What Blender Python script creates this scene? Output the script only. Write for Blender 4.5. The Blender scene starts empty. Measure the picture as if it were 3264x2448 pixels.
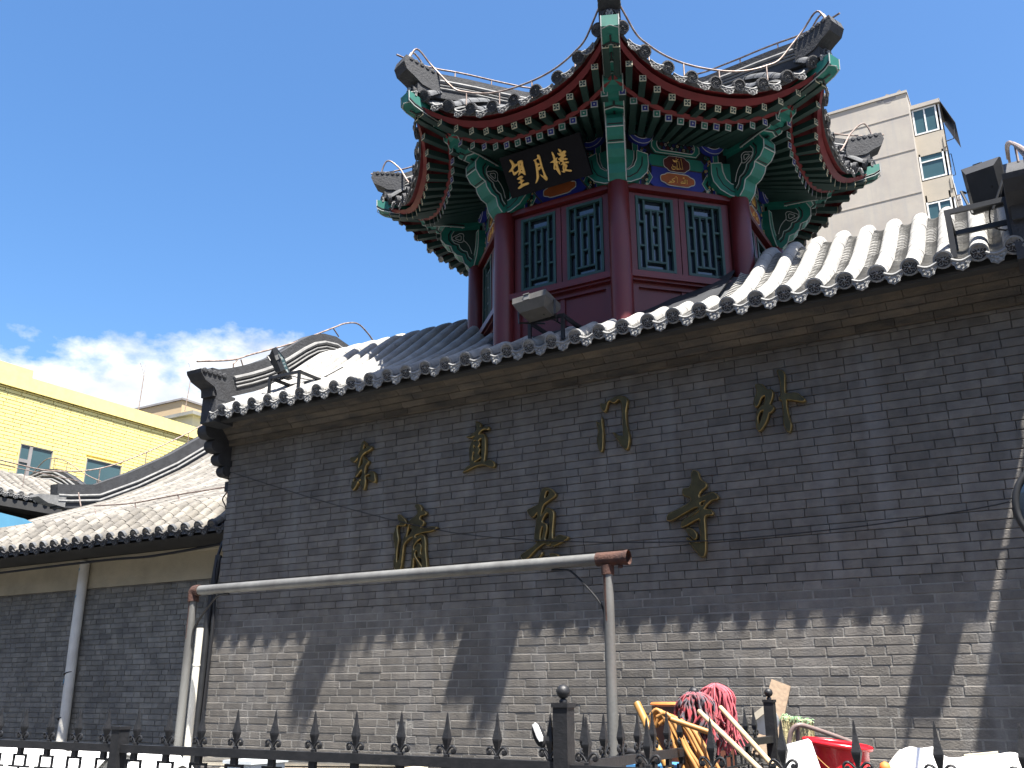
import bpy, bmesh, math, random
from mathutils import Vector, Matrix
random.seed(7)
SC = bpy.context.scene
COL = SC.collection
R = math.radians
sin, cos, pi, tan = math.sin, math.cos, math.pi, math.tan

# ------------------------------------------------------------------ camera
EYE = Vector((0.0, -6.45, 1.6))
PITCH, YAW, FPX = R(18.53), R(30.52), 2950.0
cam_d = bpy.data.cameras.new('camera'); cam = bpy.data.objects.new('camera', cam_d); COL.objects.link(cam)
cam.location = EYE; cam.rotation_euler = (pi/2+PITCH, 0, YAW)
cam_d.sensor_width = 36; cam_d.sensor_fit = 'HORIZONTAL'; cam_d.lens = FPX/3264*36
cam_d.clip_start = .05; cam_d.clip_end = 3000
SC.camera = cam
FWD = Vector((-sin(YAW)*cos(PITCH), cos(YAW)*cos(PITCH), sin(PITCH)))
RGT = Vector((cos(YAW), sin(YAW), 0))
UPV = RGT.cross(FWD)
def ray(x, y): return FWD + RGT*((x-1632)/FPX) - UPV*((y-1224)/FPX)
def at(x, y, Y):            # survey: photo pixel -> point on the plane y = Y
    d = ray(x, y); return EYE + d*((Y-EYE.y)/d.y)
def atx(x, y, X):
    d = ray(x, y); return EYE + d*((X-EYE.x)/d.x)

# ------------------------------------------------------------------ sun, sky, exposure
SUNV = Vector((.34, -.217, 1)).normalized()
SUN_EL = math.asin(SUNV.z); SUN_AZ = math.atan2(SUNV.x, SUNV.y)
sd = bpy.data.lights.new('sun', 'SUN'); so = bpy.data.objects.new('sun', sd); COL.objects.link(so)
so.rotation_euler = SUNV.to_track_quat('Z', 'Y').to_euler(); so.location = (20, -15, 40)
sd.energy = 5.0; sd.angle = R(.53); sd.color = (1, .95, .87)
W = bpy.data.worlds.new('World'); SC.world = W; W.use_nodes = True
CLOUD_OFF = (2.9, 1.3, 0.1)
def build_world():
    nt = W.node_tree; N = nt.nodes; L = nt.links; N.clear()
    out = N.new('ShaderNodeOutputWorld'); bg = N.new('ShaderNodeBackground'); bg.inputs[1].default_value = .075
    sky = N.new('ShaderNodeTexSky'); sky.sky_type = 'NISHITA'; sky.sun_disc = False
    sky.sun_elevation = SUN_EL; sky.sun_rotation = SUN_AZ; sky.air_density = 1.0; sky.dust_density = 1.6; sky.ozone_density = 3.2; sky.altitude = 50
    geo = N.new('ShaderNodeTexCoord'); sep = N.new('ShaderNodeSeparateXYZ'); L.new(geo.outputs['Generated'], sep.inputs[0])
    def mth(op, a, b=None, c=None, clamp=False):
        m = N.new('ShaderNodeMath'); m.operation = op; m.use_clamp = clamp
        for i, v in enumerate((a, b, c)):
            if v is None: continue
            if isinstance(v, (int, float)): m.inputs[i].default_value = v
            else: L.new(v, m.inputs[i])
        return m.outputs[0]
    # cumulus bank: dome noise, denser towards the horizon all the way round
    mp = N.new('ShaderNodeMapping'); mp.inputs['Scale'].default_value = (1, 1, 1.7); mp.inputs['Location'].default_value = CLOUD_OFF
    L.new(geo.outputs['Generated'], mp.inputs[0])
    n1 = N.new('ShaderNodeTexNoise'); n1.inputs['Scale'].default_value = 5.5; n1.inputs['Detail'].default_value = 9; n1.inputs['Roughness'].default_value = .58
    L.new(mp.outputs[0], n1.inputs['Vector'])
    n2 = N.new('ShaderNodeTexNoise'); n2.inputs['Scale'].default_value = 14; n2.inputs['Detail'].default_value = 6
    L.new(mp.outputs[0], n2.inputs['Vector'])
    # threshold rises with elevation
    el = mth('MULTIPLY', mth('SUBTRACT', sep.outputs[2], .328), 4.2)
    dens = mth('SUBTRACT', mth('ADD', n1.outputs['Fac'], mth('MULTIPLY', n2.outputs['Fac'], .12)), mth('ADD', el, .50))
    mask = mth('MULTIPLY', dens, 9.0, clamp=True)
    mask = mth('SMOOTH_MIN', mask, 1.0, .2)
    cr = N.new('ShaderNodeValToRGB'); cr.color_ramp.elements[0].color = (3.1, 3.35, 3.8, 1); cr.color_ramp.elements[1].color = (4.9, 4.95, 5.0, 1)
    cr.color_ramp.elements[0].position = .32; cr.color_ramp.elements[1].position = .62
    L.new(n2.outputs['Fac'], cr.inputs[0])
    mix = N.new('ShaderNodeMixRGB'); L.new(mask, mix.inputs[0])
    hs = N.new('ShaderNodeHueSaturation'); hs.inputs['Saturation'].default_value = 1.22; hs.inputs['Value'].default_value = 1.0
    L.new(sky.outputs[0], hs.inputs['Color']); L.new(hs.outputs[0], mix.inputs[1]); L.new(cr.outputs[0], mix.inputs[2])
    L.new(mix.outputs[0], bg.inputs[0]); L.new(bg.outputs[0], out.inputs[0])
build_world()
SC.view_settings.view_transform = 'Standard'; SC.view_settings.look = 'None'
SC.view_settings.exposure = 1.85; SC.view_settings.gamma = 1; SC.view_settings.use_curve_mapping = False
SC.render.engine = 'CYCLES'
SC.cycles.max_bounces = 6; SC.cycles.diffuse_bounces = 3; SC.cycles.glossy_bounces = 3

# ------------------------------------------------------------------ materials
def mat(name, c, c2=None, sc=6., rough=.7, bump=.0, bsc=60., island=0., objr=0., metal=0., spec=.4, streak=None, streak_amt=0., fac=(.35, .65), stretch=(1, 1, 1), coat=0., trans=0.):
    m = bpy.data.materials.new(name); m.use_nodes = True
    nt = m.node_tree; N = nt.nodes; L = nt.links
    b = N['Principled BSDF']; b.inputs['Roughness'].default_value = rough; b.inputs['Metallic'].default_value = metal
    b.inputs['Specular IOR Level'].default_value = spec
    if coat: b.inputs['Coat Weight'].default_value = coat; b.inputs['Coat Roughness'].default_value = .12
    g = N.new('ShaderNodeNewGeometry')
    mp = N.new('ShaderNodeMapping'); mp.inputs['Scale'].default_value = stretch; L.new(g.outputs['Position'], mp.inputs[0])
    cur = None
    if c2 is None: c2 = tuple(x*.82 for x in c)
    nz = N.new('ShaderNodeTexNoise'); nz.inputs['Scale'].default_value = sc; nz.inputs['Detail'].default_value = 7; nz.inputs['Roughness'].default_value = .62
    L.new(mp.outputs[0], nz.inputs['Vector'])
    mr = N.new('ShaderNodeMapRange'); mr.inputs['From Min'].default_value = fac[0]; mr.inputs['From Max'].default_value = fac[1]
    L.new(nz.outputs['Fac'], mr.inputs[0])
    mx = N.new('ShaderNodeMixRGB'); mx.inputs[1].default_value = (*c, 1); mx.inputs[2].default_value = (*c2, 1); L.new(mr.outputs[0], mx.inputs[0])
    cur = mx.outputs[0]
    if island or objr:
        add = N.new('ShaderNodeMath'); add.operation = 'ADD'
        mi = N.new('ShaderNodeMath'); mi.operation = 'MULTIPLY_ADD'; mi.inputs[1].default_value = 2*island; mi.inputs[2].default_value = 1-island
        L.new(g.outputs['Random Per Island'], mi.inputs[0])
        oi = N.new('ShaderNodeObjectInfo'); mo = N.new('ShaderNodeMath'); mo.operation = 'MULTIPLY_ADD'; mo.inputs[1].default_value = 2*objr; mo.inputs[2].default_value = 1-objr
        L.new(oi.outputs['Random'], mo.inputs[0])
        add.operation = 'MULTIPLY'; L.new(mi.outputs[0], add.inputs[0]); L.new(mo.outputs[0], add.inputs[1])
        vm = N.new('ShaderNodeVectorMath'); vm.operation = 'SCALE'; L.new(cur, vm.inputs[0]); L.new(add.outputs[0], vm.inputs['Scale'])
        cur = vm.outputs[0]
    if streak:
        mp2 = N.new('ShaderNodeMapping'); mp2.inputs['Scale'].default_value = (2.2, 2.2, .16); L.new(g.outputs['Position'], mp2.inputs[0])
        n3 = N.new('ShaderNodeTexNoise'); n3.inputs['Scale'].default_value = 2.6; n3.inputs['Detail'].default_value = 5; L.new(mp2.outputs[0], n3.inputs['Vector'])
        r3 = N.new('ShaderNodeMapRange'); r3.inputs['From Min'].default_value = .5; r3.inputs['From Max'].default_value = .72; r3.inputs['To Max'].default_value = streak_amt; L.new(n3.outputs['Fac'], r3.inputs[0])
        m3 = N.new('ShaderNodeMixRGB'); m3.inputs[2].default_value = (*streak, 1); L.new(cur, m3.inputs[1]); L.new(r3.outputs[0], m3.inputs[0]); cur = m3.outputs[0]
    L.new(cur, b.inputs['Base Color'])
    if bump:
        n4 = N.new('ShaderNodeTexNoise'); n4.inputs['Scale'].default_value = bsc; n4.inputs['Detail'].default_value = 8; n4.inputs['Roughness'].default_value = .65
        L.new(g.outputs['Position'], n4.inputs['Vector'])
        bp = N.new('ShaderNodeBump'); bp.inputs['Strength'].default_value = bump; bp.inputs['Distance'].default_value = .02; L.new(n4.outputs['Fac'], bp.inputs['Height'])
        L.new(bp.outputs[0], b.inputs['Normal'])
    if trans: b.inputs['Transmission Weight'].default_value = trans
    return m
M = {}
M['brick'] = mat('grey_brick', (.166, .152, .134), (.108, .101, .093), sc=9, rough=.86, bump=.38, bsc=80, island=.19, objr=.19, streak=(.24, .24, .24), streak_amt=.3)
M['brick2'] = mat('side_brick', (.26, .245, .21), (.155, .148, .135), sc=5, rough=.88, bump=.5, bsc=70, island=.2, objr=.2, streak=(.28, .27, .25), streak_amt=.3)
M['mortar'] = mat('lime_mortar', (.25, .24, .22), (.15, .145, .138), sc=7, rough=.95, bump=.5, bsc=90)
M['mortar_d'] = mat('dark_joint', (.115, .108, .098), (.075, .072, .068), sc=7, rough=.95)
M['cornice'] = mat('cornice_brick', (.125, .105, .08), (.055, .052, .05), sc=7, rough=.88, bump=.5, bsc=60, island=.18, objr=.18, stretch=(.5, 1, 2))
M['tile'] = mat('grey_roof_tile', (.31, .305, .29), (.22, .215, .205), sc=7, rough=.82, bump=.4, bsc=40, objr=.1, island=.06)
M['tile_d'] = mat('dark_roof_tile', (.10, .105, .112), (.06, .063, .068), sc=10, rough=.75, bump=.4, bsc=50, objr=.15, island=.1)
M['tile_old'] = mat('warm_grey_tile', (.20, .185, .16), (.115, .108, .098), sc=7, rough=.85, bump=.45, bsc=45, objr=.32, island=.12)
M['disc'] = mat('end_tile_relief', (.06, .06, .063), (.04, .04, .043), sc=25, rough=.8, bump=.5, bsc=90, objr=.12)
M['disc_rim'] = mat('end_tile_rim', (.25, .25, .245), (.17, .17, .168), sc=20, rough=.8, bump=.3)
M['drip'] = mat('drip_tile_lime', (.36, .355, .34), (.17, .17, .165), sc=45, rough=.85, bump=.9, bsc=70, fac=(.42, .58))
M['ridge'] = mat('ridge_grey', (.045, .047, .052), (.030, .031, .034), sc=8, rough=.8, bump=.4, bsc=40)
M['ridge_l'] = mat('ridge_moulding', (.22, .22, .215), (.14, .14, .14), sc=9, rough=.8, bump=.3)
M['red'] = mat('red_lacquer', (.100, .010, .012), (.080, .009, .010), sc=4, rough=.42, bump=.05, bsc=30, spec=.4, coat=.08)
M['red_b'] = mat('vermilion_paint', (.145, .011, .013), (.10, .008, .010), sc=6, rough=.6)
M['green'] = mat('green_paint', (.010, .15, .115), (.008, .115, .09), sc=8, rough=.55)
M['green_d'] = mat('dark_green_paint', (.011, .036, .030), (.008, .027, .023), sc=8, rough=.6)
M['green_l'] = mat('lattice_green', (.02, .06, .055), (.016, .05, .046), sc=8, rough=.5)
M['blue'] = mat('ultramarine_paint', (.012, .025, .24), (.01, .02, .18), sc=8, rough=.55)
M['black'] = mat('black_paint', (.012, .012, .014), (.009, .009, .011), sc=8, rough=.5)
M['white'] = mat('white_line_paint', (.42, .44, .43), (.32, .34, .33), sc=12, rough=.6)
M['cream'] = mat('cream_paint', (.55, .50, .33), (.44, .40, .26), sc=12, rough=.6)
M['gold'] = mat('gold_leaf', (.78, .50, .16), (.62, .38, .11), sc=14, rough=.35, metal=.55)
M['ochre'] = mat('ochre_paint', (.28, .075, .02), (.22, .06, .018), sc=12, rough=.55)
M['maroon'] = mat('maroon_paint', (.07, .012, .012), (.055, .01, .01), sc=12, rough=.55)
M['bronze'] = mat('gilt_bronze', (.085, .07, .03), (.05, .043, .022), sc=14, rough=.42, metal=.6, bump=.1)
M['lit_gilt_edge'] = mat('lit_gilt_edge', (.42, .30, .12), (.22, .17, .08), sc=16, rough=.3, metal=.75)  # brighter side faces: caught light put into the gilding's colour
M['board'] = mat('plaque_black', (.006, .006, .009), (.004, .004, .006), sc=5, rough=.65, spec=.15)
M['iron'] = mat('black_iron', (.012, .013, .015), (.02, .02, .022), sc=30, rough=.48, bump=.15, bsc=80)
M['lamp'] = mat('lamp_housing', (.012, .013, .015), (.02, .021, .023), sc=15, rough=.5)
M['lamp_l'] = mat('lamp_grey', (.10, .096, .088), (.075, .072, .066), sc=15, rough=.5)
M['steel'] = mat('galvanised_steel', (.19, .19, .18), (.12, .118, .112), sc=6, rough=.55, metal=.35, bump=.1, stretch=(1, 1, .3))
M['rust'] = mat('rusty_iron', (.085, .040, .028), (.045, .022, .018), sc=22, rough=.85, bump=.5, bsc=70)
M['rod'] = mat('conductor_rod', (.36, .30, .26), (.16, .11, .09), sc=18, rough=.55, metal=.4)
M['pvc'] = mat('white_pvc', (.72, .69, .60), (.66, .63, .55), sc=6, rough=.4)
M['pipe_g'] = mat('beige_drain', (.74, .71, .64), (.6, .57, .51), sc=5, rough=.6, bump=.1)
M['shade_sheet'] = mat('painted_roof_shade', (.018, .020, .025), (.012, .013, .017), sc=6, rough=.75, bump=.2, bsc=30)
M['cable'] = mat('black_cable', (.012, .012, .014), rough=.6)
M['plaster'] = mat('beige_plaster', (.46, .40, .29), (.36, .32, .235), sc=3, rough=.9, bump=.3, bsc=50)
M['yellow'] = mat('yellow_tile', (.78, .67, .27), (.73, .62, .235), sc=5, rough=.5, island=.05, objr=.05)
M['yjoint'] = mat('yellow_joint', (.56, .45, .16), rough=.9)
M['wglass'] = mat('window_glass', (.05, .10, .115), (.04, .085, .10), sc=1.2, rough=.08, spec=.4)
M['dglass'] = mat('dark_glass', (.018, .028, .042), (.014, .022, .034), sc=1.2, rough=.05, spec=.8, coat=.1)
M['conc'] = mat('stained_render', (.40, .365, .315), (.33, .30, .27), sc=.55, rough=.9, bump=.2, bsc=6, streak=(.30, .29, .28), streak_amt=.5)
M['conc_y'] = mat('cream_render', (.40, .355, .29), (.34, .31, .26), sc=.8, rough=.9)
M['peel'] = mat('bare_render', (.26, .245, .24), (.2, .19, .19), sc=2, rough=.95)
M['orange_r'] = mat('peach_render', (.50, .38, .23), (.44, .335, .205), sc=.4, rough=.9)
M['grey_r'] = mat('grey_render', (.40, .42, .42), (.30, .32, .32), sc=.5, rough=.9)
M['sheet'] = mat('grey_sheet_roof', (.22, .23, .235), (.15, .16, .16), sc=1, rough=.7)
M['frame_w'] = mat('white_frame', (.72, .73, .73), rough=.5)
M['frame_g'] = mat('pale_green_frame', (.33, .38, .36), rough=.5)
M['ac'] = mat('aircon_white', (.55, .54, .52), (.45, .44, .42), sc=3, rough=.6)
M['awning'] = mat('dark_awning', (.035, .035, .045), rough=.6)
M['ground'] = mat('asphalt', (.055, .054, .052), (.042, .042, .041), sc=1.5, rough=.9, bump=.3, bsc=20)
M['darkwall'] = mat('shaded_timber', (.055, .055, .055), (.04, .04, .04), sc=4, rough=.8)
M['bluesheet'] = mat('blue_sheet', (.10, .30, .45), (.09, .26, .4), sc=3, rough=.5)
M['bamboo'] = mat('bamboo', (.42, .23, .06), (.28, .14, .035), sc=18, rough=.5, stretch=(1, 1, .3))
M['hose'] = mat('tan_hose', (.44, .22, .07), (.32, .15, .045), sc=14, rough=.5)
M['wood'] = mat('pale_wood', (.55, .41, .25), (.42, .30, .17), sc=16, rough=.65, stretch=(1, 1, .25))
M['plank'] = mat('brown_plank', (.17, .12, .08), (.11, .08, .055), sc=14, rough=.8, stretch=(3, 3, .4))
M['plankl'] = mat('light_board', (.62, .56, .44), (.52, .46, .36), sc=8, rough=.7)
M['mop_p'] = mat('pink_mop_yarn', (.50, .12, .14), (.34, .07, .09), sc=60, rough=.95, island=.25)
M['mop_r'] = mat('mixed_mop_yarn', (.36, .06, .07), (.10, .095, .11), sc=22, rough=.95, island=.35, fac=(.42, .55))
M['foam'] = mat('white_foam', (.82, .82, .80), (.76, .76, .75), sc=6, rough=.85, bump=.2)
M['bag'] = mat('white_plastic', (.80, .79, .76), (.70, .68, .64), sc=5, rough=.35, bump=.3, bsc=14)
M['redplastic'] = mat('red_plastic', (.60, .012, .02), (.5, .01, .018), sc=4, rough=.25, spec=.6)
M['straw'] = mat('straw_foam', (.50, .44, .24), (.40, .35, .19), sc=30, rough=.95, bump=.6, bsc=60)
M['fuzz'] = mat('green_fuzz', (.22, .42, .25), (.4, .5, .3), sc=60, rough=1)
M['drum'] = mat('rust_drum', (.13, .045, .025), (.09, .03, .02), sc=10, rough=.7)
M['drumrim'] = mat('orange_rim', (.62, .20, .05), (.5, .15, .04), sc=10, rough=.6)
M['bluepl'] = mat('blue_plastic', (.08, .27, .55), rough=.4)
M['clear'] = mat('pale_plastic', (.62, .66, .68), (.5, .54, .56), sc=6, rough=.2)
M['pinkbrown'] = mat('tube_paint', (.20, .15, .14), rough=.45)

# ------------------------------------------------------------------ mesh builder
class MB:
    def __init__(s): s.v = []; s.f = []; s.m = []; s.mats = []
    def mi(s, m):
        if m not in s.mats: s.mats.append(m)
        return s.mats.index(m)
    def add(s, vs, fs, m):
        o = len(s.v); s.v += [tuple(v) for v in vs]; k = s.mi(m)
        for f in fs: s.f.append(tuple(i+o for i in f)); s.m.append(k)
        return s
    def box(s, c, d, m, rot=None, bev=0.):
        x, y, z = d[0]/2, d[1]/2, d[2]/2
        vs = [Vector((sx*x, sy*y, sz*z)) for sx in (-1, 1) for sy in (-1, 1) for sz in (-1, 1)]
        if rot is not None: vs = [rot @ v for v in vs]
        c = Vector(c)
        return s.add([v+c for v in vs], [(0, 1, 3, 2), (4, 6, 7, 5), (0, 4, 5, 1), (2, 3, 7, 6), (0, 2, 6, 4), (1, 5, 7, 3)], m)
    def prism(s, poly, fn, d0, d1, m, caps=True):   # poly 2D (ccw), fn(p, q, depth) -> 3D
        n = len(poly)
        vs = [fn(p, q, d0) for p, q in poly]+[fn(p, q, d1) for p, q in poly]
        fs = [(i, (i+1) % n, n+(i+1) % n, n+i) for i in range(n)]
        if caps: fs += [tuple(range(n-1, -1, -1)), tuple(range(n, 2*n))]
        return s.add(vs, fs, m)
    def tube(s, path, r, m, n=8, caps=True, flat=1.):
        path = [Vector(p) for p in path]; rings = []; up0 = None
        for i, p in enumerate(path):
            a = path[max(i-1, 0)]; b = path[min(i+1, len(path)-1)]; t = (b-a).normalized()
            if up0 is None:
                up0 = Vector((0, 0, 1)) if abs(t.z) < .95 else Vector((1, 0, 0))
            sd = t.cross(up0)
            if sd.length < 1e-5: sd = t.orthogonal()
            sd.normalize(); up = sd.cross(t); up0 = up
            rr = r[i] if isinstance(r, (list, tuple)) else r
            rings.append([p+sd*(cos(2*pi*k/n)*rr)+up*(sin(2*pi*k/n)*rr*flat) for k in range(n)])
        vs = [v for ring in rings for v in ring]; fs = []
        for i in range(len(path)-1):
            for k in range(n):
                fs.append((i*n+k, i*n+(k+1) % n, (i+1)*n+(k+1) % n, (i+1)*n+k))
        if caps: fs += [tuple(range(n-1, -1, -1)), tuple(range((len(path)-1)*n, len(path)*n))]
        return s.add(vs, fs, m)
    def lathe(s, prof, c, m, n=12, axis='Z', caps=True, rot=None):     # prof [(r, h)]
        vs = []
        for r_, h in prof:
            for k in range(n):
                a = 2*pi*k/n
                v = Vector((cos(a)*r_, sin(a)*r_, h))
                if axis == 'Y': v = Vector((v.x, -h, v.y))
                if rot is not None: v = rot @ v
                vs.append(v+Vector(c))
        fs = []
        for i in range(len(prof)-1):
            for k in range(n): fs.append((i*n+k, i*n+(k+1) % n, (i+1)*n+(k+1) % n, (i+1)*n+k))
        if caps: fs += [tuple(range(n-1, -1, -1)), tuple(range((len(prof)-1)*n, len(prof)*n))]
        return s.add(vs, fs, m)
    def grid(s, fn, nu, nv, m):
        vs = [fn(i/nu, j/nv) for i in range(nu+1) for j in range(nv+1)]
        fs = [(i*(nv+1)+j, (i+1)*(nv+1)+j, (i+1)*(nv+1)+j+1, i*(nv+1)+j+1) for i in range(nu) for j in range(nv)]
        return s.add(vs, fs, m)
    def mesh(s, name, smooth=False, off=None):
        me = bpy.data.meshes.new(name)
        vs = s.v if off is None else [(v[0]-off[0], v[1]-off[1], v[2]-off[2]) for v in s.v]
        me.from_pydata(vs, [], s.f)
        for m in s.mats: me.materials.append(M[m] if isinstance(m, str) else m)
        me.polygons.foreach_set('material_index', s.m)
        bm = bmesh.new(); bm.from_mesh(me); bmesh.ops.recalc_face_normals(bm, faces=bm.faces); bm.to_mesh(me); bm.free()
        if smooth:
            me.polygons.foreach_set('use_smooth', [True]*len(me.polygons))
            try: me.set_sharp_from_angle(angle=R(smooth if smooth > 1 else 40))
            except Exception: pass
        me.update(); return me
    def build(s, name, parent=None, smooth=False, kind=None, label=None):
        root = parent
        while root is not None and root.parent: root = root.parent
        off = WL(parent) if parent else None
        return put(name, s.mesh(name, smooth, off), parent, kind=kind, label=label)
def WL(o):
    p = Vector((0, 0, 0))
    while o is not None: p = p+o.location; o = o.parent
    return p
def put(name, me, parent=None, loc=None, rot=None, scl=None, kind=None, label=None):
    o = bpy.data.objects.new(name, me); COL.objects.link(o)
    if parent: o.parent = parent
    if loc is not None: o.location = loc
    if rot is not None: o.rotation_euler = rot
    if scl is not None: o.scale = scl
    if kind: o['kind'] = kind
    if label: o['label'] = label
    if nm_spin(name): o.rotation_mode = 'YXZ'
    return o
def nm_spin(n): return n == 'end_disc'
def thing(name, label, cat, loc=(0, 0, 0), group=None):
    o = bpy.data.objects.new(name, None); COL.objects.link(o); o.location = loc; o.empty_display_size = .2
    o['label'] = label; o['category'] = cat
    if group: o['group'] = group
    return o
def tag(o, label, cat, group=None):
    o['label'] = label; o['category'] = cat
    if group: o['group'] = group
    return o
def smooth_path(pts, sub=4, closed=False):
    pts = [Vector(p) for p in pts]; n = len(pts); out = []
    rng = range(n) if closed else range(n-1)
    for i in rng:
        p1 = pts[i]; p2 = pts[(i+1) % n]
        p0 = pts[(i-1) % n] if (closed or i > 0) else p1*2-p2
        p3 = pts[(i+2) % n] if (closed or i+2 < n) else p2*2-p1
        for k in range(sub):
            t = k/sub
            out.append(.5*((2*p1)+(p2-p0)*t+(2*p0-5*p1+4*p2-p3)*t*t+(3*p1-p0-3*p2+p3)*t**3))
    if not closed: out.append(pts[-1])
    return out
def glyph_mesh(name, contours, depth, bevel, mats, to3d):
    """filled 2D outlines (outer rings and holes) -> bevelled solid; to3d maps (u, v, d)"""
    cu = bpy.data.curves.new(name, 'CURVE'); cu.dimensions = '2D'; cu.fill_mode = 'BOTH'
    cu.extrude = depth/2; cu.bevel_depth = bevel; cu.bevel_resolution = 0
    for c in contours:
        pts = smooth_path([(p[0], p[1], 0) for p in c], 3, True)
        sp = cu.splines.new('POLY'); sp.points.add(len(pts)-1); sp.use_cyclic_u = True
        for q, p in zip(sp.points, pts): q.co = (p.x, p.y, 0, 1)
    o = bpy.data.objects.new(name, cu); COL.objects.link(o)
    bpy.context.view_layer.update()
    dg = bpy.context.evaluated_depsgraph_get()
    me = bpy.data.meshes.new_from_object(o.evaluated_get(dg))
    bpy.data.objects.remove(o); bpy.data.curves.remove(cu)
    me.name = name
    me.materials.clear()
    for m in mats: me.materials.append(M[m])
    for p in me.polygons:
        p.material_index = 0 if abs(p.normal.z) > .9 else min(1, len(mats)-1)
    for v in me.vertices: v.co = to3d(v.co.x, v.co.y, v.co.z)
    bm = bmesh.new(); bm.from_mesh(me); bmesh.ops.recalc_face_normals(bm, faces=bm.faces); bm.to_mesh(me); bm.free()
    return me
# ------------------------------------------------------------------ brickwork
def brick_unit(l, h, d, m, rnd):
    """one brick, front face towards -Y, chamfered arrises, slightly uneven corners"""
    mb = MB(); c = .0035; j = lambda a: (rnd.random()-.5)*a
    x, z = l/2, h/2
    f = [(-x+c+abs(j(.004)), 0, -z+c+j(.002)), (x-c-abs(j(.004)), 0, -z+c+j(.002)), (x-c-abs(j(.004)), 0, z-c+j(.002)), (-x+c+abs(j(.004)), 0, z-c+j(.002))]
    s_ = [(-x, c, -z), (x, c, -z), (x, c, z), (-x, c, z)]
    b = [(-x, d, -z), (x, d, -z), (x, d, z), (-x, d, z)]
    mb.add(f+s_+b, [(0, 1, 2, 3), (4, 5, 1, 0), (5, 6, 2, 1), (6, 7, 3, 2), (7, 4, 0, 3), (8, 9, 5, 4), (9, 10, 6, 5), (10, 11, 7, 6), (11, 8, 4, 7)], m)
    return mb
def brick_field(parent, u0, u1, z0, z1, pitch, ch, place, m, joint, holes=(), n_ind=300, rank=None, name='brick', stuff='brickwork', rnd=None, depth=.03, stretch_only=False, seq=(1, 1, .5)):
    """lay courses; the n_ind best ranked bricks become objects, the rest one mesh. place(u, z) -> (Vector, rotation z)"""
    rnd = rnd or random.Random(3)
    items = []; z = z0; row = 0
    while z < z1-.01:
        u = u0 - rnd.random()*pitch*.4 - (.25*pitch if row % 2 else 0); k = row
        jj = joint(z)
        while u < u1:
            L_ = pitch*seq[k % len(seq)]; k += 1
            a, b = max(u, u0), min(u+L_, u1)
            u += L_
            if b-a < .03: continue
            h = min(ch, z1-z)
            skip = False
            for (ha, hb, hz0, hz1) in holes:
                if b > ha+.001 and a < hb-.001 and z+h > hz0+.001 and z < hz1-.001:
                    if a < ha-.04 and b <= hb+.2: b = ha
                    elif b > hb+.04 and a >= ha-.2: a = hb
                    else: skip = True
            if skip: continue
            items.append((a, b, z, h, jj))
        z += ch; row += 1
    if rank: items.sort(key=lambda i: rank((i[0]+i[1])/2, i[2]+i[3]/2))
    cache = {}
    for (a, b, z, h, jj) in items[:n_ind]:
        key = (round((b-a)/.006)*.006, round(h, 3), jj)
        if key not in cache: cache[key] = [brick_unit(b-a-jj, h-jj, depth, m, rnd).mesh(name) for _ in range(2)]
        p, rz = place((a+b)/2, z+h/2); n = Vector((sin(rz), -cos(rz), 0))
        p = p+n*((rnd.random()-.5)*.004)
        put(name, rnd.choice(cache[key]), parent, p-WL(parent), (0, (rnd.random()-.5)*.006, rz), None)
    mb = MB()
    for (a, b, z, h, jj) in items[n_ind:]:
        u_ = brick_unit(b-a-jj, h-jj, depth, m, rnd); p, rz = place((a+b)/2, z+h/2); n = Vector((sin(rz), -cos(rz), 0))
        p = p+n*((rnd.random()-.5)*.004); rt = Matrix.Rotation(rz, 3, 'Z')
        mb.add([rt @ Vector(v)+p for v in u_.v], u_.f, m)
    if mb.v: mb.build(stuff, parent, kind='stuff')
# ------------------------------------------------------------------ ground
g = MB(); g.box((0, 150, -.2), (700, 700, .4), 'ground'); g.build('ground', kind='structure')

# ------------------------------------------------------------------ unseen buildings added across the street to block sky light (behind the viewer, mirrored in the panes)
ro = random.Random(77); x = -46
for w, lb in ((33, 'left'), (28, 'middle'), (30, 'right')):
    h = ro.uniform(11.5, 14.5); y = -21-ro.uniform(0, 1.5)
    t = thing('sky_blocker', 'plain grey building added across the street behind the viewer to block sky light, %s one of three' % lb, 'building', (x+w/2, y-5, 0), 'unseen buildings added to block sky light')
    mb = MB(); mb.box((x+w/2, y-5, h/2), (w-.4, 10, h), 'grey_r'); mb.build('wall', t)
    mb = MB(); mb.box((x+w/2, y-5, h+.15), (w-.1, 10.4, .3), 'sheet'); mb.build('roof', t)
    nx = int(w/3.2); wm = None
    for f in range(int(h/3.1)):
        for q in range(nx):
            if wm is None: a = MB(); a.box((0, 0, 0), (1.6, .12, 1.5), 'dglass'); wm = a.mesh('window')
            put('window', wm, t, Vector((x+(q+.5)*w/nx, y+.02, 1.7+3.1*f))-t.location)
    x += w
# ------------------------------------------------------------------ shared tile pieces
def end_disc_mesh(r, nm='end_disc', face='disc', rim='disc_rim'):
    mb = MB()     # facing -Y, centre at origin
    mb.lathe([(r, -.03), (r, .004), (r*.80, .006), (r*.77, -.004)], (0, 0, 0), rim, 16, 'Y', caps=False)
    mb.lathe([(r*.78, -.005), (.001, -.004)], (0, 0, 0), face, 16, 'Y', caps=False)
    for k in range(6):                                  # petal loops and centre boss
        a = k*pi/3+.26; c = Vector((cos(a), 0, sin(a))); t = Vector((-sin(a), 0, cos(a))); f = Vector((0, -.001, 0))
        mb.tube([f+c*r*.20, f+c*r*.45+t*r*.20, f+c*r*.66+t*r*.06, f+c*r*.60-t*r*.16, f+c*r*.40-t*r*.12], r*.05, rim, 4, caps=False)
    mb.lathe([(r*.16, .003), (r*.1, .008), (.001, .009)], (0, 0, 0), rim, 8, 'Y', caps=False)
    return mb.mesh(nm)
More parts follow.
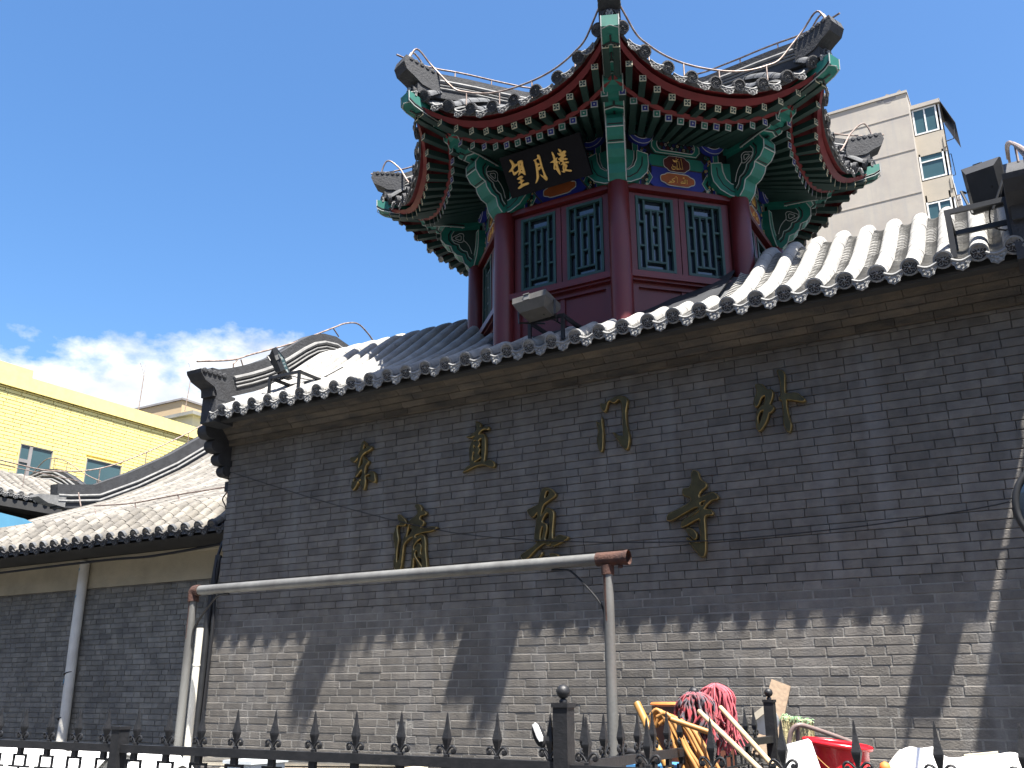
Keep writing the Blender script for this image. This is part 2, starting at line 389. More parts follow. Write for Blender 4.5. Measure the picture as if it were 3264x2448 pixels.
def drip_mesh(w, h, nm='drip_tile', face='drip', rim='disc_rim', tilt=.12):
    """lobed triangular hanging plate with a raised rim, top edge curved"""
    mb = MB(); pr = [(-.5, .30), (-.5, .02), (-.36, -.22), (-.32, -.44), (-.15, -.52), (0, -.64), (.15, -.52), (.32, -.44), (.36, -.22), (.5, .02), (.5, .30), (.3, .15), (0, .08), (-.3, .15)]
    fn = lambda p, q, d: (p*w, -d+q*h*tilt, q*h)
    mb.prism([(p, q) for p, q in pr], fn, -.012, .0, rim)
    mb.prism([(p*.82, q*.82-.02) for p, q in pr], fn, -.001, .004, face)
    for s in (-1, 0, 1):                               # scroll relief
        mb.lathe([(.085*w, .002), (.05*w, .012), (.001, .012)], (s*.22*w, -.002+(-.1-.12*(s == 0))*h*tilt, (-.1-.18*(s == 0))*h), rim, 7, 'Y', caps=False)
    # upper curved lip
    n = 6
    lip = [(-.5+i/n, .30-.24*sin(pi*i/n)) for i in range(n+1)]
    mb.tube([(p*w, q*h*tilt-.003, q*h) for p, q in lip], .011, rim, 5)
    return mb.mesh(nm)
def barrel_mesh(path, r, m, nm, seg=None, n=8, joint=True):
    """half round tile run swept along path (y, z) at x = 0; rings mark the tile joints"""
    mb = MB(); pts = [Vector((0, y, z)) for y, z in path]; rings = []; lens = 0
    for i, p in enumerate(pts):
        t = (pts[min(i+1, len(pts)-1)]-pts[max(i-1, 0)]).normalized(); up = Vector((1, 0, 0)).cross(t)
        if up.z < 0 and abs(t.y) > .2: up = -up
        rr = r
        rings.append((p, up, rr))
    vs = []; k = n+1
    for p, up, rr in rings:
        vs += [p+Vector((1, 0, 0))*(cos(pi-pi*j/n)*rr)+up*(sin(pi*j/n)*rr*1.02) for j in range(k)]
    fs = [(i*k+j, i*k+j+1, (i+1)*k+j+1, (i+1)*k+j) for i in range(len(rings)-1) for j in range(n)]
    fs += [tuple(range(k))]
    mb.add(vs, fs, m)
    return mb.mesh(nm, smooth=50)
def tile_run(path, seglen, r, step=.0035, jl=.012):
    """resample a (y, z) path into tile lengths, with a slightly thicker lip at each joint"""
    pts = [Vector((0, y, z)) for y, z in path]; cum = [0]
    for a, b in zip(pts, pts[1:]): cum.append(cum[-1]+(b-a).length)
    def P(s):
        for i in range(len(cum)-1):
            if s <= cum[i+1] or i == len(cum)-2:
                t = (s-cum[i])/max(cum[i+1]-cum[i], 1e-6); return pts[i].lerp(pts[i+1], t)
    out = []; s = 0
    while s < cum[-1]:
        e = min(s+seglen, cum[-1]); out.append((s, e, [P(s+(e-s)*k/3) for k in range(4)])); s = e
    return out

# ------------------------------------------------------------------ gate building
XL, XR = -7.13, .25
def rz(y):                               # roof profile of the pan tiles (front half), y from the wall face
    if y > 1.235: y = 2.47-y
    tb = [(-.44, 4.215), (-.2, 4.35), (.1, 4.54), (.4, 4.77), (.7, 5.03), (.9, 5.19), (1.05, 5.27), (1.235, 5.30)]
    for (a, b), (c, d) in zip(tb, tb[1:]):
        if y <= c: return b+(d-b)*max(0, (y-a))/(c-a)
    return 5.30
ROOF_P = [(y, rz(y)) for y in [-.44, -.3, -.2, -.05, .1, .25, .4, .55, .7, .8, .9, .97, 1.05, 1.14, 1.235, 1.33, 1.42, 1.5, 1.57, 1.77, 2.07, 2.37, 2.67, 2.91]]
gate = thing('gate_building', 'grey brick gate building with a white tiled roof, long blank front wall carrying gilt characters', 'building', (-3.44, 1.235, 0))
def mbuild(mb, nm, **k): return mb.build(nm, gate, **k)
c = MB(); c.box(((XL+XR)/2, 1.24, 2.06), (XR-XL-.01, 2.44, 4.12), 'mortar_d'); mbuild(c, 'wall_core')
c = MB(); c.box(((XL+XR)/2, .006, 1.15), (XR-XL-.02, .007, 2.3), 'mortar'); mbuild(c, 'pointing')
FR = (-2.9, -.5, 1.3)
rank = lambda u, z: (0 if (z > 1.05 and u < .2) else 50) + ((u+.3)**2*.55+(z-1.6)**2*.8)
joint_f = lambda z: .006 if z < 2.25 else .0035
VENT = (-4.905, -4.795, 1.165, 1.405)
brick_field(gate, XL, XR, 0, 4.0, .245, .0611, lambda u, z: (Vector((u, 0, z)), 0), 'brick', joint_f, holes=[VENT], n_ind=300, rank=rank, rnd=random.Random(11))
# vent opening with a cast leaf grille
v = MB(); vx = -4.85
v.box((vx, .045, 1.285), (.11, .01, .24), 'black')
for s in (-1, 1): v.box((vx+s*.049, .012, 1.285), (.012, .03, .24), 'mortar')
for s in (-1, 1): v.box((vx, .012, 1.285+s*.112), (.086, .03, .014), 'mortar')
mbuild(v, 'vent')
vv = MB()
for a in range(6):
    d = Vector((cos(a*pi/3+.5), 0, sin(a*pi/3+.5)))
    vv.tube([Vector((vx, .012, 1.295)), Vector((vx, .004, 1.295))+d*.025, Vector((vx, .014, 1.295))+d*.045], [.008, .011, .004], 'plankl', 6)
mbuild(vv, 'vent_grille')
# cornice: three oversailing courses of cut bricks
rc = random.Random(5)
for (za, zb, prof, nm) in [(4.0, 4.055, [(.02, 0), (-.035, 0), (-.037, .053), (.02, .053)], 'cornice_brick'),
                           (4.057, 4.10, [(.02, 0), (-.05, 0), (-.062, .012), (-.085, .040), (.02, .042)], 'cornice_brick'),
                           (4.102, 4.145, [(.02, 0), (-.090, 0), (-.105, .016), (-.132, .041), (.02, .042)], 'cornice_brick'),
                           (4.147, 4.19, [(.02, 0), (-.138, 0), (-.16, .018), (-.205, .036), (-.206, .043), (.02, .043)], 'cornice_brick'),
                           (4.192, 4.245, [(.02, 0), (-.235, 0), (-.24, .05), (.02, .05)], 'cornice_brick')]:
    x = XL-.02
    while x < XR:
        w = rc.choice((.24, .26, .25, .37)); w = min(w, XR-x)
        mb = MB(); dy = (rc.random()-.5)*.006
        mb.prism([(p+dy, q) for p, q in prof], lambda p, q, d: (d, p, za+q), x+.0015, x+w-.0015, 'cornice'); mbuild(mb, nm); x += w
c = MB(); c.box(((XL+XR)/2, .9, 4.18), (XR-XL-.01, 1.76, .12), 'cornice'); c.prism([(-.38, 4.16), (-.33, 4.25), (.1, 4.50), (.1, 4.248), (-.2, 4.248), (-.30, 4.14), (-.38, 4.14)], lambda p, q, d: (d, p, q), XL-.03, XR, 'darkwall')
mbuild(c, 'eave_board')
# stepped corbel at the left corner
for k, (z, y, r_) in enumerate([(3.74, -.03, .055), (3.85, -.10, .06), (3.97, -.19, .065), (4.10, -.28, .07)]):
    mb = MB(); n = 8
    pr = [(.15, z-r_), (y, z-r_)]+[(y-r_*sin(pi*i/n), z-r_*cos(pi*i/n)) for i in range(1, n)]+[(y, z+r_), (.15, z+r_)]
    mb.prism(pr, lambda p, q, d: (d, p, q), XL-.10-.01*k, XL-.004, 'ridge'); mbuild(mb, 'corbel_block', smooth=35)
# roof deck (closed shell below the tiles)
mb = MB(); pr = [(y, z-.03) for y, z in ROOF_P]+[(2.91, 4.05), (-.2, 4.26)]
mb.prism(pr, lambda p, q, d: (d, p, q), XL-.02, XR, 'tile_d'); mbuild(mb, 'roof_deck')
# barrel rows with relief end discs, pan tile valleys and lobed drip tiles
PIT = .2022; X0 = -6.815; NR = 35
segs = tile_run([(y, z+.005) for y, z in ROOF_P], .19, .066)
def row_mesh(segs, r, m, nm, seed=0, lip=1.):
    mb = MB(); n = 8; k = n+1; rr_ = random.Random(seed)
    for s, e, P4 in segs:
        vs = []; dr = rr_.uniform(-.0012, .0012); dx = rr_.uniform(-.0015, .0015)
        for i, p in enumerate(P4):
            t = (P4[min(i+1, 3)]-P4[max(i-1, 0)]).normalized(); up = Vector((1, 0, 0)).cross(t)
            rad = r+(dr+(.0022 if i == 0 else 0)-(.0018 if i == 3 else 0))*lip
            vs += [p+Vector((dx+cos(pi-pi*j/n)*rad, 0, 0))+up*(sin(pi*j/n)*rad) for j in range(k)]
        fs = [(i*k+j, i*k+j+1, (i+1)*k+j+1, (i+1)*k+j) for i in range(3) for j in range(n)]
        fs += [tuple(range(k)), tuple(range(3*k, 4*k))]
        mb.add(vs, fs, m)
    return mb.mesh(nm, smooth=50)
rows = [row_mesh(segs, .058, 'tile', 'barrel_tile_row', i, .35) for i in range(5)]
segs_s = tile_run([(y, z+.005) for y, z in ROOF_P if y < -.1]+[(-.09, rz(-.09)+.0)], .19, .05)
rows_s = [row_mesh(segs_s, .058, 'tile', 'barrel_tile_row', i+9, .35) for i in range(3)]
disc = end_disc_mesh(.060); drip = drip_mesh(.115, .098)
def pan_mesh(path, w, sag, m, nm, expo=.042, seed=1):
    mb = MB(); pts = [Vector((0, y, z)) for y, z in path]; cum = [0]; rr_ = random.Random(seed)
    for a, b in zip(pts, pts[1:]): cum.append(cum[-1]+(b-a).length)
    s = 0; n = 6; i = 0
    while s < cum[-1]-.01:
        while i < len(cum)-2 and cum[i+1] < s: i += 1
        def P(s_):
            for q in range(len(cum)-1):
                if s_ <= cum[q+1] or q == len(cum)-2: return pts[q].lerp(pts[q+1], (s_-cum[q])/(cum[q+1]-cum[q]))
        a = P(s); b = P(min(s+expo*1.25, cum[-1])); t = (b-a).normalized(); up = Vector((1, 0, 0)).cross(t)
        vs = []; dd = rr_.uniform(-.003, .003)
        for p, h in ((a, .014), (a, .0), (b, .002)):
            vs += [p+Vector((-w/2+w*j/n, 0, 0))+up*(h-.01-sag*sin(pi*j/n)+.0)+t*dd for j in range(n+1)]
        k = n+1
        mb.add(vs, [(q*k+j, q*k+j+1, (q+1)*k+j+1, (q+1)*k+j) for q in range(1) for j in range(n)]+[(j, j+1, 2*k+j+1, 2*k+j) for j in range(n)], m)
        s += expo
    return mb.mesh(nm)
pans = [pan_mesh([(y, z+.016) for y, z in ROOF_P], .13, .03, 'tile', 'pan_tile_column', seed=i) for i in range(3)]
rr = random.Random(21)
for i in range(NR):
    x = X0+PIT*i
    if x > XR-.12: break
    o = put('barrel_tile_row', rr.choice(rows_s if -4.15 < x < -1.95 else rows), gate, Vector((x+rr.uniform(-.004, .004), 0, rr.uniform(-.003, .003)))-gate.location)
    put('end_disc', disc, o, (0, -.452, rz(-.44)+.012), (rr.uniform(-.05, .05)+.38, rr.uniform(0, 6), 0))
    put('pan_tile_column', rr.choice(pans), gate, Vector((x+PIT/2, 0, 0))-gate.location, kind='stuff')
    put('drip_tile', drip, gate, Vector((x+PIT/2+rr.uniform(-.004, .004), -.455, rz(-.44)-.030))-gate.location, (rr.uniform(-.05, .05), 0, rr.uniform(-.04, .04)))
put('drip_tile', drip, gate, Vector((X0-PIT/2, -.462, rz(-.44)-.018))-gate.location)
# dark roof sheet, pavilion shade put into its colour; neighbouring roof edge beyond the right gable
mb = MB(); mb.grid(lambda u, v: Vector((-4.12+2.14*u, -.13+.85*v, rz(-.13+.85*v)+.035+.012*sin(u*31)*sin(v*9))), 24, 8, 'shade_sheet'); mbuild(mb, 'shade_sheet')
mb = MB(); mb.prism([(-.80, 4.85), (-.80, 4.97), (1.2, 6.1), (3, 5.0), (3, 4.85)], lambda p, q, d: (d, p, q), .62, 3.2, 'tile_d'); mb.box((1.9, 1.4, 2.42), (2.5, 2.8, 4.84), 'brick'); mbuild(mb, 'wing')  # unseen neighbouring roof and wall, shaped to shade the brickwork's right end
# gable ridges over both ends: dark base, two pale mouldings each side, dark coping
def gable_ridge(x, lo=-.5, hi=2.9):
    ys = [lo, -.38, -.2, 0, .2, .4, .6, .8, .95, 1.08, 1.235, 1.39, 1.52, 1.67, 1.9, 2.2, 2.5, hi]
    P = [(y, rz(y)+.05+.17*max(0, (.5-y)/1.05)) for y in ys]
    def sweep(mb, w, h0, h1, m):
        vs = []
        for i, (y, z) in enumerate(P):
            a = P[max(i-1, 0)]; b = P[min(i+1, len(P)-1)]; t = Vector((0, b[0]-a[0], b[1]-a[1])).normalized(); up = Vector((0, -t.z, t.y))
            for q in (-1, 1):
                for h in (h0, h1): vs.append(Vector((x+q*w/2, y, z))+up*h)
        fs = []
        for i in range(len(P)-1):
            o = i*4; n_ = o+4
            fs += [(o, o+1, n_+1, n_), (o+2, n_+2, n_+3, o+3), (o+1, o+3, n_+3, n_+1), (o, n_, n_+2, o+2)]
        fs += [(0, 2, 3, 1), (len(vs)-4, len(vs)-3, len(vs)-1, len(vs)-2)]
        mb.add(vs, fs, m)
    mb = MB(); sweep(mb, .17, -.05, .115, 'ridge'); base = mbuild(mb, 'gable_ridge')
    mb = MB()
    for h, rd in ((.035, .014), (.075, .014), (.125, .024)):
        for q in (-1, 1):
            pts = []
            for i, (y, z) in enumerate(P):
                a = P[max(i-1, 0)]; b = P[min(i+1, len(P)-1)]; t = Vector((0, b[0]-a[0], b[1]-a[1])).normalized(); up = Vector((0, -t.z, t.y))
                if y > lo+.2: pts.append(Vector((x+q*.085, y, z))+up*h)
            mb.tube(pts, rd, 'ridge_l', 7)
    mb.build('ridge_moulding', base, smooth=40)
    mb = MB(); sweep(mb, .15, .112, .235, 'ridge'); mb.build('ridge_coping', base)
    # carved end block
    mb = MB(); z0 = rz(-.5)+.03+.16
    mb.prism([(-.36, z0-.05), (-.44, z0-.06), (-.47, z0+.02), (-.50, z0+.06), (-.62, z0+.10), (-.68, z0+.16), (-.69, z0+.195), (-.36, z0+.235)], lambda p, q, d: (x+d, p, q), -.10, .10, 'ridge')
    for q in range(5): mb.lathe([(.03, -.01), (.03, .008), (.018, .014), (.001, .014)], (x+.10, -.64+.062*q, z0+.188+q*.004), 'ridge', 8, rot=Matrix.Rotation(pi/2, 3, 'Y'))
    mb.build('carved_end_block', base)
    mb = MB(); mb.box((x, -.34, z0-.13), (.196, .24, .30), 'ridge'); mb.build('corner_block', base)
gable_ridge(-7.0); gable_ridge(.16)

# ------------------------------------------------------------------ gilt characters on the wall
CH = {
 'dong': ((1080, 1380, 8.294), [[(655,228),(750,355),(840,358),(862,400),(800,455),(690,515),(610,600),(560,720),(515,935),(600,850),(635,820),(640,635),(720,710),(782,765),(700,880),(685,1100),(830,1028),(905,1035),(942,1110),(938,1295),(745,1190),(820,1170),(845,1125),(800,1095),(690,1140),(695,1290),(655,1490),(590,1400),(535,1310),(505,1285),(395,1485),(330,1450),(345,1330),(378,1230),(395,1300),(590,1165),(605,960),(470,1135),(430,1115),(475,990),(470,900),(500,740),(520,640),(410,760),(330,735),(310,660),(430,640),(545,530),(570,400),(610,260)],[(675,300),(735,380),(720,400),(640,450),(645,370)],[(585,1220),(585,1270),(535,1260)]]),
 'zhi': ((1440, 1320, 8.295), [[(640,200),(745,260),(755,360),(920,345),(955,338),(968,395),(840,395),(735,470),(705,555),(800,530),(870,600),(880,950),(850,1250),(950,1220),(1050,1240),(1115,1320),(1090,1395),(960,1370),(800,1330),(600,1380),(300,1530),(400,1400),(490,1340),(470,1100),(480,880),(560,670),(640,540),(530,610),(400,600),(540,540),(650,430),(660,300)],[(790,640),(795,850),(780,1230),(720,1270),(575,1275),(740,1160),(735,1110),(690,1050),(730,940),(690,870),(735,780),(690,700)],[(580,690),(655,685),(630,740),(590,745)],[(580,810),(640,880),(570,910)],[(560,1000),(610,1030),(570,1110),(600,1200),(535,1240)]]),
 'men': ((1860, 1240, 8.295), [[(450,400),(540,400),(600,350),(700,290),(840,220),(980,190),(1090,220),(1150,320),(1110,580),(1130,950),(1190,1200),(1195,1380),(1150,1580),(1060,1540),(940,1370),(800,1170),(880,1230),(970,1250),(1060,1210),(1040,850),(1015,420),(980,310),(920,265),(830,345),(770,350),(690,310),(630,380),(580,560),(530,575),(480,500)],[(475,800),(490,1000),(510,1200),(490,1600),(430,1610),(370,1400),(370,1280),(400,1100),(350,880),(430,940)]]),
 'wai': ((2380, 1160, 6.914), [[(205,460),(340,465),(425,570),(530,575),(570,640),(545,780),(505,890),(570,930),(590,990),(530,1055),(485,1080),(450,1210),(370,1370),(280,1470),(235,1400),(213,1230),(240,1050),(300,950),(385,890),(410,720),(380,690),(310,750),(260,890),(200,935),(165,860),(185,750),(235,620),(215,510)],[(375,1020),(340,1190),(280,1330),(255,1310),(240,1180),(285,1060),(330,1020)],[(680,140),(770,155),(825,230),(830,400),(835,610),(870,655),(1050,645),(1150,680),(1270,780),(1230,820),(1100,805),(890,775),(870,800),(885,1000),(930,1200),(975,1340),(950,1480),(890,1460),(825,1300),(810,1050),(785,810),(730,780),(725,720),(765,690),(745,400),(700,230)]]),
 'qing': ((1240, 1590, 7.211), [[(215,370),(290,420),(380,510),(380,570),(340,610),(240,610),(180,640),(195,830),(210,960),(180,1150),(165,1430),(215,1430),(270,1180),(330,960),(345,880),(400,760),(440,570),(510,470),(620,390),(660,280),(600,150),(690,140),(740,210),(740,280),(820,290),(840,350),(720,390),(705,470),(790,530),(770,600),(720,680),(960,650),(1080,660),(960,740),(800,760),(600,830),(610,900),(700,840),(790,850),(825,950),(830,1200),(865,1560),(850,1700),(770,1700),(760,1560),(745,1345),(670,1330),(660,1220),(625,1175),(580,1270),(640,1390),(745,1560),(690,1570),(570,1350),(545,1560),(530,1700),(440,1700),(500,1560),(530,1200),(550,870),(350,1020),(310,1240),(270,1560),(220,1640),(130,1600),(110,1470),(150,1200),(100,880),(130,740),(170,630),(260,560),(210,480)],[(740,905),(768,1060),(768,1265),(715,1250),(735,1090),(700,1040),(640,1050),(575,1185),(557,1110),(620,990)],[(465,580),(560,585),(475,645),(545,725),(395,890),(415,760)]]),
 'zhen': ((1640, 1540, 6.38), [[(600,110),(720,120),(800,190),(830,230),(780,290),(640,390),(575,460),(530,680),(620,550),(680,515),(760,560),(790,650),(765,1110),(900,1065),(1000,1080),(1080,1110),(980,1180),(820,1260),(740,1260),(770,1180),(690,1265),(610,1225),(460,1320),(230,1550),(130,1490),(180,1430),(450,1235),(410,1130),(440,850),(470,590),(380,685),(330,670),(260,560),(320,520),(480,430),(520,260),(550,160)],[(660,155),(700,170),(690,250),(640,305),(610,290),(630,200)],[(690,610),(715,700),(700,1110),(610,1140),(650,960),(640,840),(550,790),(610,650),(650,605)],[(560,870),(590,960),(550,1140),(520,1170),(515,1040)],[(550,1430),(490,1530),(420,1640),(360,1620)],[(720,1450),(830,1445),(910,1500),(960,1600),(880,1620),(790,1540)]]),
 'si': ((2100, 1480, 5.35), [[(590,110),(660,140),(705,260),(790,320),(800,380),(700,470),(690,570),(880,490),(960,505),(1005,580),(890,610),(790,710),(770,770),(870,780),(915,850),(780,880),(785,1100),(790,1480),(735,1575),(640,1480),(480,1260),(560,1310),(660,1340),(720,1300),(700,1050),(685,920),(410,1065),(400,990),(460,930),(660,770),(670,740),(590,740),(190,960),(160,860),(350,760),(540,640),(530,560),(420,520),(420,420),(520,400),(570,280),(560,170)],[(690,660),(800,610),(740,715)],[(680,790),(680,820),(520,925)],[(470,1110),(540,1100),(620,1160),(640,1240),(600,1275),(540,1220)]]),
}
LBL = {'dong': 'gilt metal character 东, smallest and leftmost of the upper line on the brick wall', 'zhi': 'gilt metal character 直 with a long base stroke, second in the upper line', 'men': 'gilt metal character 门 shaped like an open doorway, third in the upper line', 'wai': 'gilt metal character 外 on the right of the upper line, two separate strokes',
       'qing': 'gilt metal character 清 at the left of the lower line, cut by the pipe', 'zhen': 'gilt metal character 真 in the middle of the lower line above the pipe', 'si': 'large gilt metal character 寺 at the right end of the lower line'}
for key, ((ox, oy, s), cs) in CH.items():
    ws = [[((lambda p: (p.x, p.z))(at(ox+x/s, oy+y/s, -.045))) for x, y in cc] for cc in cs]
    me = glyph_mesh('wall_character', ws, .030, .007, ('bronze', 'lit_gilt_edge'), lambda u, v, d: Vector((u, -.026-d, v)))
    o = put('wall_character', me); tag(o, LBL[key], 'character', 'gilt characters on the brick wall')
# sagging cable across the wall
cp = smooth_path([at(x, y, -.06) for x, y in ((745, 1508), (1050, 1604), (1350, 1680), (1560, 1712), (1810, 1726), (2050, 1729), (2300, 1721), (2700, 1683), (3000, 1640), (3230, 1597))]+[(.25, -.05, 2.82)], 5)
mb = MB(); mb.tube(cp, .0045, 'cable', 5); tag(mb.build('cable'), 'thin black cable sagging across the brick wall below the upper characters', 'cable')
# ------------------------------------------------------------------ octagonal tower
TC = Vector((-3.263, 1.235, 0)); A0 = 1.344; RC = 1.455; HW = RC*sin(R(22.5))
tower = thing('octagonal_pavilion', 'octagonal red and green painted wooden pavilion with upturned tiled eaves rising above the brick wall', 'pavilion', TC)
ZB, ZT = 4.37, 5.683                      # body bottom, top of the red frame
FACES = [-3, -2, -1, 0, 1, 2, 3]
def tput(nm, me, k, parent=None, half=False, **kw):
    return put(nm, me, parent or tower, (0, 0, 0), (0, 0, R(45*k+(22.5 if half else 0))), **kw)
def F(u, n, v): return Vector((u, -(A0+n), v))       # face frame: along, outwards, up
def fbox(mb, u0, u1, n0, n1, v0, v1, m):
    mb.box(((u0+u1)/2, -(A0+(n0+n1)/2), (v0+v1)/2), (abs(u1-u0), abs(n1-n0), abs(v1-v0)), m)
def fpoly(mb, pts, n0, n1, m): mb.prism(pts, lambda p, q, d: F(p, d, q), n0, n1, m)
def fline(mb, pts, n, r, m, closed=False):
    pts = list(pts)+([pts[0]] if closed else [])
    mb.tube([F(p, n, q) for p, q in pts], r, m, 5)
# column
mb = MB(); mb.lathe([(.092, ZB), (.090, 5.2), (.088, ZT-.03), (.075, ZT), (.03, ZT+.012)], (0, -RC, 0), 'red', 18)
colm = mb.mesh('column', smooth=40)
# lower boarding, sill, framing
mb = MB(); fbox(mb, -HW, HW, -.10, -.045, ZB, 4.83, 'red')
for u0, u1 in ((-.47, -.405), (.405, .47), (-.02, .02)): fbox(mb, u0, u1, -.05, -.03 if u0 == -.02 else -.018, ZB, 4.79, 'red')
fbox(mb, -.405, .405, -.05, -.018, 4.745, 4.79, 'red'); low = mb.mesh('lower_panel')
mb = MB(); fbox(mb, -HW+.05, HW-.05, -.07, .045, 4.812, 4.868, 'red'); fbox(mb, -HW+.06, HW-.06, -.07, .02, 4.79, 4.811, 'red'); sill = mb.mesh('sill')
WN = [(-.395, -.055), (.055, .395)]; WV0, WV1 = 4.905, 5.595
mb = MB()
for u0, u1 in ((-.55, -.475), (.475, .55)): fbox(mb, u0, u1, -.08, -.012, 4.87, 5.64, 'red')
for u0, u1 in ((-.46, -.397), (.397, .46), (-.053, -.004), (.004, .053)): fbox(mb, u0, u1, -.08, -.03, 4.87, 5.62, 'red')
for u0, u1 in WN:
    fbox(mb, u0, u1, -.08, -.03, 4.87, WV0, 'red'); fbox(mb, u0, u1, -.08, -.03, WV1, 5.62, 'red')
for u0, u1 in ((-.474, -.461), (.461, .474)): fbox(mb, u0, u1, -.08, -.045, 4.87, 5.64, 'red')
fbox(mb, -.46, .46, -.08, -.045, 5.62, 5.64, 'red')
jamb = mb.mesh('window_surround')
mb = MB(); fbox(mb, -HW+.03, HW-.03, -.08, .012, 5.64, ZT, 'red'); fpoly(mb, [(-HW+.08, ZT), (HW-.08, ZT), (HW-.12, ZT+.012), (-HW+.12, ZT+.012)], -.05, .0, 'red'); lint = mb.mesh('lintel')
def lattice_mesh():
    mb = MB(); w, h = .34, .69; b = .017
    X = lambda f: -w/2+f*w
    Z = lambda f: WV1-f*h
    def vb(fx, f0, f1): mb.box((X(fx), -(A0-.045), (Z(f0)+Z(f1))/2), (b, .022, Z(f0)-Z(f1)), 'green_l')
    def hb(fz, f0, f1): mb.box(((X(f0)+X(f1))/2, -(A0-.0455), Z(fz)), (X(f1)-X(f0), .019, b), 'green_l')
    for s in (.035, .965): mb.box((X(s), -(A0-.04), Z(.5)), (.024, .036, h), 'green_l')
    for s in (.018, .982): mb.box((0, -(A0-.041), Z(s)), (w*.93, .032, .024), 'green_l')
    vb(.23, .03, .97); vb(.77, .03, .97); hb(.17, .23, .77); hb(.865, .23, .77)
    vb(.41, .17, .865); vb(.59, .17, .865)
    for z in (.40, .64): hb(z, .41, .59)
    for z in (.34, .66): hb(z, .05, .23); hb(z+.03, .77, .95)
    return mb.mesh('lattice')
latt = lattice_mesh()
mb = MB(); mb.box((0, -(A0-.074), (WV0+WV1)/2), (.335, .006, .685), 'dglass'); glass = mb.mesh('glass')
# painted beam board above the lintel
mb = MB(); fbox(mb, -HW+.02, HW-.02, -.14, -.03, ZT+.013, 6.34, 'black'); beam = mb.mesh('beam_board')
def oct_(u, v, w, h, c): return [(u-w+c, v-h), (u+w-c, v-h), (u+w, v-h+c), (u+w, v+h-c), (u+w-c, v+h), (u-w+c, v+h), (u-w, v+h-c), (u-w, v-h+c)]
def lobed(u, v, w, h, n=5):
    pts = []
    for i in range(40):
        a = 2*pi*i/40; r = 1+.09*cos(4*a*1.0+pi*.0) ; x = cos(a); y = sin(a)
        sx = math.copysign(abs(x)**.38, x); sy = math.copysign(abs(y)**.55, y)
        pts.append((u+w*sx*r/1.09, v+h*sy*r/1.09))
    return pts
STUFFM = set()
PSC = .78
def fpoly_s(mb, pts, *a): fpoly(mb, [(u*PSC, v) for u, v in pts], *a)
def fline_s(mb, pts, *a): fline(mb, [(u*PSC, v) for u, v in pts], *a)
